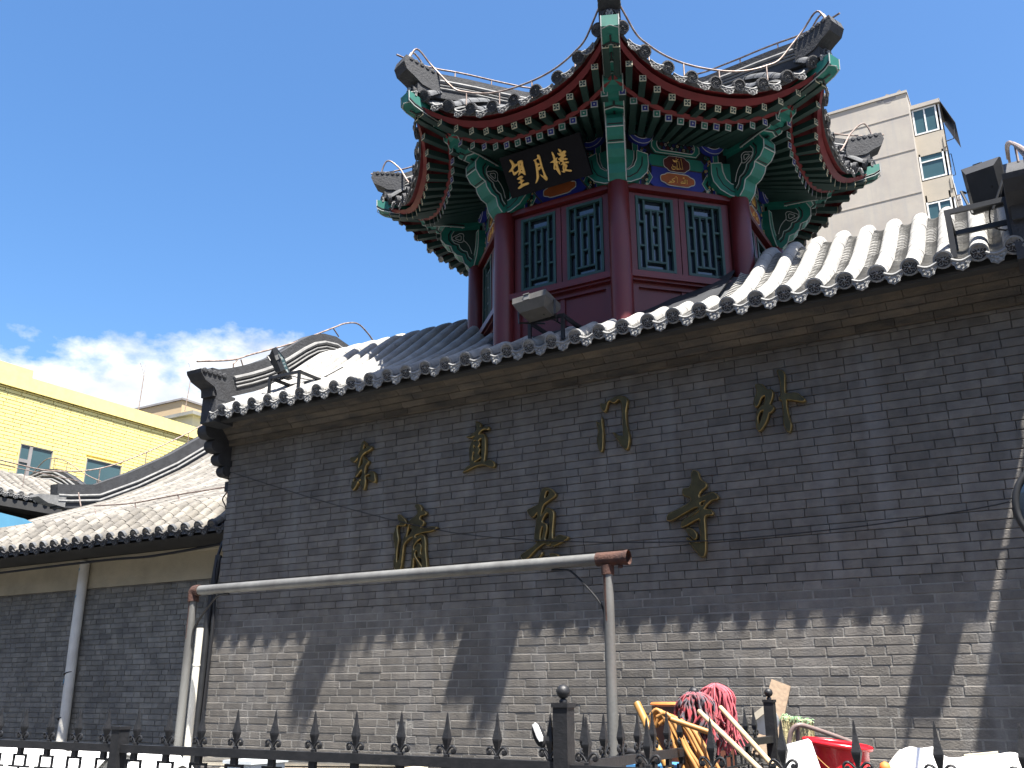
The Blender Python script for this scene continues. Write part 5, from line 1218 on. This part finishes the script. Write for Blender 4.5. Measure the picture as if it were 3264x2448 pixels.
# ------------------------------------------------------------------ apartment block at right
AY = 40.0
ap = thing('apartment_block', 'tall stained concrete apartment block with a blank gable and stacked bay windows', 'building', (-8.5, 46, 0))
TR = at(2882, 290, AY); gx1 = -3.13; gx0 = -9.2
mb = MB(); mb.box(((gx0+gx1)/2, AY+5, (TR.z-.15)/2), (gx1-gx0, 10, TR.z-.15), 'conc'); mb.build('gable_wall', ap)
mb = MB(); mb.box(((gx0+gx1)/2, AY+4.99, TR.z-.07), (gx1-gx0+.08, 10.1, .14), 'conc'); mb.build('parapet', ap)
for z in (at(2860, 372, AY).z, at(2900, 478, AY).z, at(2930, 612, AY).z, at(2930, 612, AY).z-2.9):
    mb = MB(); mb.box(((gx0+gx1)/2, AY-.003, z), (gx1-gx0-.01, .04, .06), 'conc'); mb.build('string_course', ap)
mb = MB(); p = at(2832, 312, AY-.02)
rp = random.Random(9)
for (cx, cz, w, h) in ((p.x, p.z, .7, .55), (p.x+.55, p.z+.18, .25, .22), (p.x-.45, p.z-.02, .3, .3)):
    n = 14; mb.add([Vector((cx+w*.6*cos(2*pi*i/n)*rp.uniform(.6, 1.1), AY-.008, cz+h*.6*sin(2*pi*i/n)*rp.uniform(.5, 1.1))) for i in range(n)], [tuple(range(n))], 'peel')
mb.build('bare_patch', ap, kind='stuff')
# bays right of the gable corner
bx0, bx1 = gx1, -1.72; BY = AY+1.0
FL = [at(2960, 338, BY).z, at(2988, 478, BY).z, at(3010, 610, BY).z]; hgt = FL[0]-FL[1]
FL.append(FL[2]-hgt); FL.append(FL[3]-hgt)
for i, zt in enumerate(FL):
    bay = MB(); bay.box(((bx0+bx1)/2, BY+1.0, zt-1.62-.62), (bx1-bx0, 2.0, 1.24), 'conc_y'); bay.box(((bx0+bx1)/2-.05, BY+1.25, zt-.75), (bx1-bx0-.25, 1.5, 1.9), 'darkwall'); o = bay.build('bay', ap)
    mb = MB(); wz0, wz1 = zt-1.55, zt
    for x_ in (bx0+.08, bx1-.22): mb.box((x_, BY+.03, (wz0+wz1)/2), (.08, .06, wz1-wz0), 'frame_w')
    for z_ in (wz0+.04, wz1-.04): mb.box(((bx0+bx1)/2-.07, BY+.031, z_), (bx1-bx0-.3, .058, .08), 'frame_w')
    if i == 0: mb.box(((bx0+bx1)/2-.07, BY+.029, (wz0+wz1)/2), (.07, .06, wz1-wz0-.1), 'frame_w')
    else:
        mb.box(((bx0+bx1)/2-.07, BY+.029, wz1-.5), (bx1-bx0-.3, .06, .07), 'frame_w')
        if i != 1: mb.box(((bx0+bx1)/2-.07, BY+.028, (wz0+wz1)/2-.2), (.07, .06, wz1-wz0-.55), 'frame_w')
    for y_ in (BY+.1, BY+1.9): mb.box((bx1-.05, y_, (wz0+wz1)/2), (.07, .12, wz1-wz0), 'frame_w')
    mb.box((bx1-.05, BY+1.0, wz1-.05), (.06, 1.9, .1), 'frame_w')
    w_ = mb.build('window', o)
    mb = MB(); mb.box(((bx0+bx1)/2-.07, BY+.05, (wz0+wz1)/2), (bx1-bx0-.3, .02, wz1-wz0-.05), 'wglass'); mb.box((bx1-.06, BY+1, (wz0+wz1)/2), (.02, 1.75, wz1-wz0-.1), 'wglass'); mb.build('glass', w_)
    if i < 4:
        mb = MB(); mb.box((bx1-.05, BY+1, zt+.38), (.1, 2.1, .66), 'conc_y') if i else mb.box(((bx0+bx1)/2, BY+1, zt+.14), (bx1-bx0+.1, 2.2, .22), 'conc'); mb.build('bay_band', o)
mb = MB(); z_ = FL[0]; mb.add([Vector((bx1, BY-.1, z_+.25)), Vector((bx1, BY+2.6, z_+.25)), Vector((bx1+.6, BY+2.6, z_-1.45)), Vector((bx1+.6, BY-.1, z_-1.45))]+[Vector((bx1, BY-.1, z_+.20)), Vector((bx1, BY+2.6, z_+.20)), Vector((bx1+.6, BY+2.6, z_-1.5)), Vector((bx1+.6, BY-.1, z_-1.5))], [(0, 1, 2, 3), (7, 6, 5, 4), (0, 3, 7, 4), (1, 5, 6, 2), (3, 2, 6, 7), (0, 4, 5, 1)], 'awning'); aw = mb.build('awning', ap)
mb = MB(); mb.tube([Vector((bx1+.55, BY, z_-1.45)), Vector((bx1+.4, BY, z_-2.3)), Vector((bx1, BY, z_-2.35))], .03, 'lamp', 5); mb.build('awning_strut', aw)
for (px, py, Y_) in ((3007, 535, 42.5), (3036, 615, 44), (3056, 650, 46)):
    p = at(px, py, Y_); t = thing('air_conditioner', {3007: 'white air conditioner unit below the awning, highest of three on the block', 3036: 'white air conditioner unit on a bracket, middle of three on the block', 3056: 'white air conditioner unit lowest and farthest back on the block'}[px], 'air conditioner', p, 'air conditioners on the apartment block')
    mb = MB(); mb.box(p, (.38, .9, .65), 'ac'); mb.build('case', t)
    mb = MB()
    for q in range(5): mb.box(p+Vector((-.1+.055*q, -.455, .0)), (.02, .02, .5), 'peel')
    mb.build('grille', t, kind='stuff')
    mb = MB(); mb.tube([p+Vector((-.6, -.3, -.36)), p+Vector((.35, -.3, -.36))], .025, 'rust', 5); mb.tube([p+Vector((-.6, .3, -.36)), p+Vector((.35, .3, -.36))], .025, 'rust', 5); mb.build('bracket', t)
mb = MB(); p = at(3020, 520, 43)
for a, b in (((0, 0, .5), (.25, 0, .5)), ((.25, 0, .5), (.3, 0, -.8)), ((.3, 0, -.8), (-.2, 0, -.85))): mb.tube([p+Vector(a), p+Vector(b)], .02, 'lamp', 4)
mb.build('railing', ap)
mb = MB(); p = at(2572, 790, AY+.3); mb.box((p.x, AY+1.3, p.z), (1.0, 1.8, 1.9), 'wglass'); lb = mb.build('side_window', ap)
mb = MB()
for q in (-.5, 0, .5): mb.box((p.x+q, AY+.37, p.z), (.08, .06, 1.9), 'frame_w')
mb.box((p.x, AY+.371, p.z+.95), (1.1, .058, .1), 'frame_w'); mb.build('frame', lb)
# ------------------------------------------------------------------ raised yard behind the fence
TZ = .72
g = MB(); g.box((-5.5, -1.66, TZ/2), (18, 3.3, TZ), 'ground'); g.build('raised_terrace', kind='structure')
# ------------------------------------------------------------------ iron fences
def spear_mesh():
    mb = MB(); h = [(.0015, .146), (.004, .135), (.0075, .105), (.0175, .062), (.0165, .056), (.008, .028), (.006, .012), (.011, .008), (.011, 0)]
    mb.lathe(h[::-1], (0, 0, 0), 'iron', 4, rot=Matrix.Rotation(R(45), 3, 'Z')); return mb.mesh('spear')
def scroll_mesh():
    mb = MB()
    for s in (-1, 1):
        pts = [Vector((0, -.003, .008)), Vector((s*.010, -.003, .024)), Vector((s*.020, -.003, .034)), Vector((s*.031, -.003, .035)), Vector((s*.038, -.003, .026)), Vector((s*.035, -.003, .016)), Vector((s*.027, -.003, .014)), Vector((s*.024, -.003, .020)), Vector((s*.028, -.003, .024))]
        mb.tube(smooth_path(pts, 4), .0042, 'iron', 6); mb.lathe([(.006, -.005), (.006, .005)], (s*.028, -.003, .021), 'iron', 8, 'Y')
    return mb.mesh('scroll', smooth=50)
def panel_mesh():
    mb = MB(); b = .009
    def bar(x0, x1, z0, z1): mb.box(((x0+x1)/2, 0, (z0+z1)/2), (abs(x1-x0) or b, b, abs(z1-z0) or b), 'iron')
    mb.box((0, -.001, -.012), (.030, .016, .03), 'iron')
    for s in (-1, 1): bar(s*.045, s*.045, -.025, -.075); bar(s*.082, s*.082, -.0895, -.55); bar(s*.04, s*.04, -.16, -.45)
    mb.box((0, .0005, -.03), (.081, b, b), 'iron'); mb.box((0, .0005, -.080), (.155, b, b), 'iron'); mb.box((0, .0005, -.16), (.071, b, b), 'iron'); mb.box((0, .0005, -.45), (.071, b, b), 'iron'); mb.box((0, .0005, -.55), (.155, b, b), 'iron')
    mb.box((0, -.0005, -.12), (b, b, .07), 'iron'); mb.box((0, -.0005, -.62), (b, b, .14), 'iron')
    return mb.mesh('lattice_panel')
SPM, SCM, PNM = spear_mesh(), scroll_mesh(), panel_mesh()
def fpost(fe, p, yaw=0):
    ball = len(p) < 3; h = 1.56 if ball else p[2]
    mb = MB(); mb.box((p[0], p[1], h/2), (.052, .052, h), 'iron', ); mb.box((p[0], p[1], h+.006), (.060, .060, .014), 'iron'); po = mb.build('post', fe)
    if not ball: return
    mb = MB(); mb.lathe([(.012, -.03), (.014, -.022), (.010, -.018)]+[(.0225*sin(pi*i/10)+.0005, -.0225*cos(pi*i/10)+.006) for i in range(1, 10)]+[(.0005, .0287)], (p[0], p[1], 1.602), 'iron', 14); mb.build('ball', po, smooth=60)
def fence(lab, a, b, xs, zr, posts, yaw=0, lean=()):
    """run from a to b (x, y); xs = distances of the spears along it"""
    a = Vector((a[0], a[1], 0)); b = Vector((b[0], b[1], 0)); d = (b-a).normalized(); m_ = (a+b)/2
    fe = thing('iron_fence', lab, 'fence', m_, 'black iron fences'); ya = math.atan2(d.y, d.x); rt = Matrix.Rotation(ya, 3, 'Z')
    for z, h in ((zr-.0165, .033), (zr-.85, .03)):
        mb = MB(); mb.box(m_+Vector((0, 0, z)), ((b-a).length, .028, h), 'iron', rt); mb.build('rail', fe)
    rf = random.Random(len(xs))
    for s in xs:
        p = a+d*s
        sp = put('spear', SPM, fe, p+Vector((0, 0, zr))-m_, (rf.uniform(-.02, .02), rf.uniform(-.02, .02), ya)); put('scroll', SCM, sp)
        put('lattice_panel', PNM, fe, p+Vector((0, 0, zr-.033))-m_, (0, 0, ya))
    for q in posts: fpost(fe, q)
    return fe
YF = -3.6
XSL = [at(x, 2270, YF).x for x in (545, 648, 761, 879, 1007.7, 1139, 1281, 1426, 1585, 1753)]
x = XSL[0]-.2; extra = []
while x > -5.2: extra.append(x); x -= .2
XSL = extra[::-1]+XSL
fence('black iron fence with spear tops and meander panels, left of the ball post', (-5.4, YF), (-1.511, YF), [v+5.4 for v in XSL], 1.394, [(-3.665, YF, 1.455), (-1.485, YF)])
XSR = [at(x, 2285, YF).x for x in (1869, 2062, 2262, 2485, 2718, 2976)]+[at(2976, 2297, YF).x+.2]
fence('black iron fence with large near spear tops, right of the ball post', (-1.459, YF), (.35, YF), [v+1.459 for v in XSR], 1.386, [])
ys = [.12+.15*i for i in range(14)]
fence('black iron return fence running back from the ball post to the wall', (-1.485, YF+.03), (-1.485, -1.2), ys, 1.39, [(-1.485, -2.36), (-1.485, -1.2)])
mr = thing('mirror', 'black scooter mirror with a white sticker poking above the fence left of the ball post', 'mirror', (-1.74, -3.3, 1.40))
mb = MB(); rt = Matrix.Rotation(R(-24), 3, 'Y')
mb.lathe([(.012, -.014), (.026, -.01), (.030, .0), (.027, .012), (.01, .016)], (0, 0, 0), 'iron', 14, 'Y'); vs = [(rt @ Vector((v[0]*.72, v[1], v[2]*1.55)))+Vector((-1.742, -3.3, 1.458)) for v in mb.v]; mb.v = [tuple(v) for v in vs]; mb.build('housing', mr, smooth=50)
mb = MB(); mb.prism([(-.006, .034), (.006, .036), (.012, .025), (.014, -.02), (.008, -.032), (-.002, -.03), (-.006, -.01)], lambda p, q, d: rt @ Vector((p, d, q))+Vector((-1.738, -3.3, 1.466)), -.026, -.016, 'foam'); mb.build('sticker', mr)
mb = MB(); mb.tube(smooth_path([Vector((-1.73, -3.3, 1.42)), Vector((-1.70, -3.29, 1.34)), Vector((-1.69, -3.25, 1.1)), Vector((-1.69, -3.2, TZ))], 4), .006, 'iron', 6); mb.build('stem', mr)

# ------------------------------------------------------------------ rubbish heap behind the fence
def P_(x, y, Y): return at(x, y, Y)
bm_ = thing('bamboo_pole', 'thick golden bamboo pole with a node, leaning beside the tan hose bundle', 'pole', P_(2075, 2448, -2.5))
a = P_(2030, 2242, -2.45); b = P_(2072, 2330, -2.5); c = a+(b-a)*5.2
mb = MB(); mb.tube([a, a+(b-a)*.72, a+(b-a)*.78, a+(b-a)*.86, a+(b-a)*.92, c], [.017, .017, .0195, .0195, .017, .018], 'bamboo', 12, caps=False); mb.tube([a+(b-a)*.01, a+(b-a)*.02], .0135, 'drum', 10); mb.build('pole', bm_, smooth=40)
hz_ = thing('hose_bundle', 'bundle of looped tan rubber hoses sagging over the fence', 'hose', P_(2180, 2448, -2.6))
rh = random.Random(6)
for i in range(9):
    y0 = -2.55+.03*(i % 3); sx = rh.uniform(-6, 6)
    top = [(2068+i*5, 2330-i*3), (2074+i*7, 2280+i*2), (2092+i*9, 2262+i*4), (2112+i*10, 2280+i*4), (2130+i*11+sx, 2330), (2150+i*13+sx, 2390), (2178+i*14, 2450), (2200+i*15, 2520)]
    mb = MB(); mb.tube(smooth_path([P_(x_, y_, y0) for x_, y_ in (top if i % 3 else top[1:])], 4), .0085+.001*(i % 2), 'hose', 8); mb.build('hose', hz_, smooth=50)
mb = MB(); mb.tube([P_(2138, 2292, -2.66), P_(2258, 2333, -2.62)], .011, 'hose', 9); tag(mb.build('hose_stub', smooth=50), 'straight tan hose end pointing right out of the hose bundle', 'hose')
dr = thing('drum', 'rusty brown drum with an orange rim behind the mops', 'drum', (-1.77, -1.5, TZ)); dc = P_(2205, 2250, -1.5)
mb = MB(); mb.lathe([(.20, TZ), (.215, 1.1), (.21, dc.z-.02), (.213, dc.z), (.20, dc.z), (.195, dc.z-.2)], (dc.x, -1.5, 0), 'drum', 24, caps=False); mb.build('body', dr, smooth=50)
mb = MB(); mb.lathe([(.212, dc.z+.002), (.220, dc.z+.008), (.212, dc.z+.018), (.198, dc.z+.010)], (dc.x, -1.5, 0), 'drumrim', 24, caps=False); mb.lathe([(.197, dc.z-.012), (.001, dc.z-.012)], (dc.x, -1.5, 0), 'drumrim', 24, caps=False); mb.build('rim', dr, smooth=50)
def mop(lab, head, spread, drop, mname, handle, seed, n=130):
    t = thing('mop', lab, 'mop', Vector((head.x, head.y, TZ)), 'mops turned up on the rubbish heap'); r_ = random.Random(seed); mb = MB()
    for i in range(n):
        a = r_.uniform(0, 2*pi); rad = r_.random()**.6; L = drop*r_.uniform(.55, 1.05); o = Vector((spread*rad*cos(a), spread*.75*rad*sin(a), 0)); w = r_.uniform(-.016, .016)
        pts = [head+Vector((o.x*.15, o.y*.15, .018*r_.random()+.010)), head+o*.55+Vector((w*.6, w, .016*(1-rad)+.006)), head+o*.95+Vector((w, -w, -L*.16)), head+o*1.05+Vector((-w, w, -L*.6)), head+o*1.15+Vector((w*2, w, -L))]
        mb.tube(smooth_path(pts, 2), .0042, mname, 5)
    mb.build('yarn_head', t, kind='stuff', smooth=60)
    mb = MB(); mb.tube(handle, .0105, 'wood', 10); mb.build('handle', t, smooth=50)
h1 = P_(2212, 2222, -2.36)
mop('mop of mixed red and grey yarn, left of the two mops on the heap', h1, .088, .18, 'mop_r', [P_(2229, 2268, -2.47), P_(2440, 2470, -2.95), P_(2640, 2662, -3.3)], 4)
h2 = P_(2280, 2200, -2.22)
mop('bright pink yarn mop, right of the two mops on the heap', h2, .085, .26, 'mop_p', [P_(2297, 2256, -2.32), P_(2490, 2470, -2.8), P_(2660, 2660, -3.2)], 9)
def slab(nm, lab, cat, quad, Y, th, m, group=None, dy=(0, 0, 0, 0)):
    f = [P_(x_, y_, Y+d) for (x_, y_), d in zip(quad, dy)]; n = (f[1]-f[0]).cross(f[3]-f[0]).normalized(); n = n if n.y > 0 else -n
    mb = MB(); mb.add(f+[p+n*th for p in f], [(0, 1, 2, 3), (7, 6, 5, 4), (0, 4, 5, 1), (1, 5, 6, 2), (2, 6, 7, 3), (3, 7, 4, 0)], m); o = mb.build(nm); return tag(o, lab, cat, group)
slab('plank', 'brown weathered plank leaning against the brick wall behind the far ball post', 'plank', [(2470, 2448), (2520, 2448), (2520, 2187), (2459, 2164)][0:0] or [(2395, 2400), (2470, 2420), (2520, 2187), (2459, 2164)], -.45, .02, 'plank', dy=(-.35, -.35, .3, .3))
slab('board', 'short pale board wedged at an angle left of the far ball post', 'board', [(2392, 2282), (2408, 2296), (2452, 2262), (2436, 2248)], -1.0, .10, 'plankl')
mb = MB(); p = P_(2440, 2300, -.95); mb.lathe([(.001, -.03), (.05, -.028), (.075, -.005), (.078, .0), (.07, .002)], p, 'foam', 18, 'Y', rot=Matrix.Rotation(R(30), 3, 'Z') @ Matrix.Rotation(R(20), 3, 'X')); tag(mb.build('bowl', smooth=50), 'white plastic bowl propped behind the far ball post', 'bowl')
ml = thing('straw_mat', 'yellowish straw mat roll with a fuzzy green top edge', 'mat', (-1.35, -1.2, TZ)); q0, q1 = P_(2490, 2285, -1.2), P_(2588, 2298, -1.2)
mb = MB()
def fmat(u, v): return Vector((q0.x+(q1.x-q0.x)*u, -1.2+.025*sin(u*5+v*3)+.02*v, TZ+(q0.z-TZ)*(1-v)+.006*sin(u*17)-.02*u*(1-v)))
mb.grid(fmat, 8, 6, 'straw'); mb.grid(lambda u, v: fmat(u, v)+Vector((0, .05, 0)), 8, 6, 'straw'); mb.grid(lambda u, v: fmat(u, 0)+Vector((0, .05*v, .004*sin(v*3))), 8, 2, 'straw'); mb.build('mat', ml)
mb = MB(); rf = random.Random(3)
for i in range(240):
    u = rf.random(); p = fmat(u, 0)+Vector((0, rf.uniform(-.01, .05), 0)); d = Vector((rf.uniform(-.02, .02), rf.uniform(-.02, .01), rf.uniform(-.015, .02)))
    mb.tube([p, p+d*.6, p+d+Vector((0, 0, -.01))], .0014, 'fuzz', 3)
mb.build('fringe', ml, kind='stuff')
tf = thing('tube_frame', 'bent brown metal tube frame of a chair over the red tub', 'frame', (-1.13, -1.7, TZ))
pts = [P_(2512, 2450, -1.75), P_(2516, 2362, -1.75), P_(2526, 2325, -1.75), P_(2548, 2311, -1.74), P_(2580, 2318, -1.7), P_(2650, 2342, -1.6), P_(2715, 2366, -1.5), P_(2760, 2384, -1.45)]
mb = MB(); mb.tube(smooth_path(pts, 5), .011, 'pinkbrown', 10); mb.build('tube', tf, smooth=50)
mb = MB(); mb.tube([P_(2543, 2318, -1.72), P_(2543, 2460, -1.72)], .0095, 'pinkbrown', 8); mb.build('upright', tf, smooth=50)
slab('foam_board', 'thick white foam board standing in front of the red tub', 'foam board', [(2490, 2520), (2632, 2520), (2576, 2354), (2508, 2372)], -2.3, .05, 'foam', dy=(0, 0, .05, .05))
rd = thing('plastic_tub', 'glossy red plastic tub with a rolled rim on the heap', 'tub', (-.9, -1.95, TZ)); rc_ = P_(2668, 2372, -1.95)
mb = MB()
def tub(u, v): a = 2*pi*u; rr_ = (.105+.02*v); return Vector((rc_.x+rr_*cos(a)*1.05, -1.95+rr_*.8*sin(a), TZ+(rc_.z-TZ)*v-.035*v*cos(a)*.5))
mb.grid(tub, 28, 6, 'redplastic'); mb.grid(lambda u, v: Vector((rc_.x+(.102+.02)*cos(2*pi*u), -1.95+.12*.78*sin(2*pi*u), tub(u, 1).z-.10*v)), 28, 2, 'redplastic'); mb.build('body', rd, smooth=60)
mb = MB(); mb.tube([tub(i/28, 1)+Vector((.008*cos(2*pi*i/28), .008*sin(2*pi*i/28), 0)) for i in range(29)], .012, 'redplastic', 8, caps=False); mb.build('rim', rd, smooth=60)
mb = MB(); mb.tube(smooth_path([P_(2590, 2395, -2.16), P_(2612, 2420, -2.17), P_(2640, 2446, -2.18), P_(2660, 2460, -2.18)], 4), .0018, 'hose', 5); mb.build('string', rd)
def crumple(nm, lab, cat, quad, Y, depth, m, seed, zb=TZ, group=None):
    """draped sheet: top ridge follows the traced outline, folds fall to the terrace"""
    r_ = random.Random(seed); ridge = smooth_path([P_(x_, y_, Y) for x_, y_ in quad], 4); n = len(ridge)
    ph = [r_.uniform(0, 6) for _ in range(5)]
    def fn(u, v):
        i = min(int(u*(n-1)), n-2); p = ridge[i].lerp(ridge[i+1], u*(n-1)-i); s = v*2-1
        f = .018*sin(u*23+ph[0]+v*4)+.012*sin(u*41+ph[1]-v*7)+.008*sin(u*9+v*17+ph[2])
        return Vector((p.x+f*.4, p.y+s*depth+f, zb+(p.z-zb)*(1-abs(s)**1.6)+f*.5*(1-abs(s))))
    mb = MB(); mb.grid(fn, 40, 18, m); return tag(mb.build(nm, smooth=30), lab, cat, group)
crumple('plastic_sheet', 'crumpled translucent white plastic sheeting heaped at the lower right corner', 'plastic sheet', [(2800, 2520), (2835, 2432), (2862, 2396), (2888, 2382), (2950, 2388), (3010, 2398), (3100, 2410), (3200, 2402), (3290, 2396), (3400, 2410)], -1.6, .42, 'bag', 3)
slab('timber_piece', 'short pale timber lying on the white sheeting at lower right', 'timber', [(3075, 2420), (3180, 2410), (3178, 2396), (3072, 2406)], -1.2, .06, 'plankl')
tag_o = MB(); p = P_(2822, 2450, -1.9); tag_o.lathe([(.001, -.03), (.02, -.02), (.025, 0), (.02, .02), (.001, .03)], p, 'drumrim', 10); tag(tag_o.build('orange_cap', smooth=60), 'small orange cap peeping out left of the white sheeting', 'cap')
crumple('white_sheet', 'white sheet draped low behind the meander fence at the far left', 'sheet', [(-60, 2380), (60, 2372), (110, 2368), (150, 2382), (230, 2392), (300, 2384), (380, 2396)], -2.2, .5, 'foam', 8, group=None)
crumple('white_sheet', 'second white sheet heap behind the fence, just left of the pipe post', 'sheet', [(330, 2420), (400, 2390), (480, 2392), (545, 2402), (580, 2440)], -2.0, .4, 'foam', 12)
for i, (x0, x1, y0) in enumerate(((640, 1150, 2416), (640, 1260, 2430), (700, 1300, 2448))):
    slab('timber_board', ['top pale board of the stack at the foot of the wall', 'middle pale board of the stack at the foot of the wall', 'lowest pale board of the stack at the foot of the wall'][i], 'board', [(x0, y0+9), (x1, y0+13), (x1, y0+2), (x0, y0-2)], -1.25-.02*i, .22, 'plankl', group='boards stacked at the wall foot')
mb = MB(); p = P_(815, 2436, -1.75); mb.box((p.x, -1.75, (TZ+p.z+.02)/2), (.22, .3, p.z+.02-TZ), 'clear'); mb.box((p.x, -1.75, p.z+.02), (.25, .33, .02), 'clear'); tag(mb.build('plastic_box'), 'pale clear plastic box with a lid behind the fence', 'box')
bl = MB(); p = P_(2060, 2440, -2.2)
for k in range(3): bl.box((p.x+.02, -2.2, p.z-.06*k), (.5, .25, .022), 'bluepl')
for k in range(4): bl.box((p.x-.2+.147*k, -2.2, (TZ+p.z)/2), (.03, .255, p.z-TZ), 'bluepl')
tag(bl.build('crate'), 'blue slatted plastic crate low behind the return fence', 'crate')
tr = MB(); p = P_(2012, 2452, -2.75); tr.tube([p+Vector((.065*cos(2*pi*i/20), 0, .065*sin(2*pi*i/20))) for i in range(21)], .016, 'cable', 8, caps=False); tag(tr.build('tyre', smooth=60), 'small black tyre leaning at the return fence below the bamboo pole', 'tyre')
# dish edge entering the frame at right
ds = thing('convex_mirror', 'dark round dish with a thick grey rim cut by the right edge of the view', 'dish', (.0, -1.5, 2.1)); dcn = Vector((.075, -1.5, 2.43))
rt = Matrix.Rotation(R(8), 3, 'Z')
mb = MB(); mb.tube([dcn+rt @ Vector((.225*cos(2*pi*i/40), 0, .225*sin(2*pi*i/40))) for i in range(41)], .016, 'lamp', 9, caps=False); mb.build('rim', ds, smooth=60)
mb = MB(); mb.lathe([(.22, 0), (.16, .025), (.001, .045)], dcn, 'dglass', 32, 'Y', caps=False, rot=rt); mb.lathe([(.22, -.01), (.001, -.02)], dcn, 'lamp', 32, 'Y', caps=False, rot=rt); mb.build('face', ds, smooth=60)
mb = MB(); mb.tube([dcn+Vector((0, .03, -.1)), Vector((.08, -1.44, 1.8)), Vector((.08, -1.44, TZ))], .022, 'lamp', 8); mb.build('stem', ds)
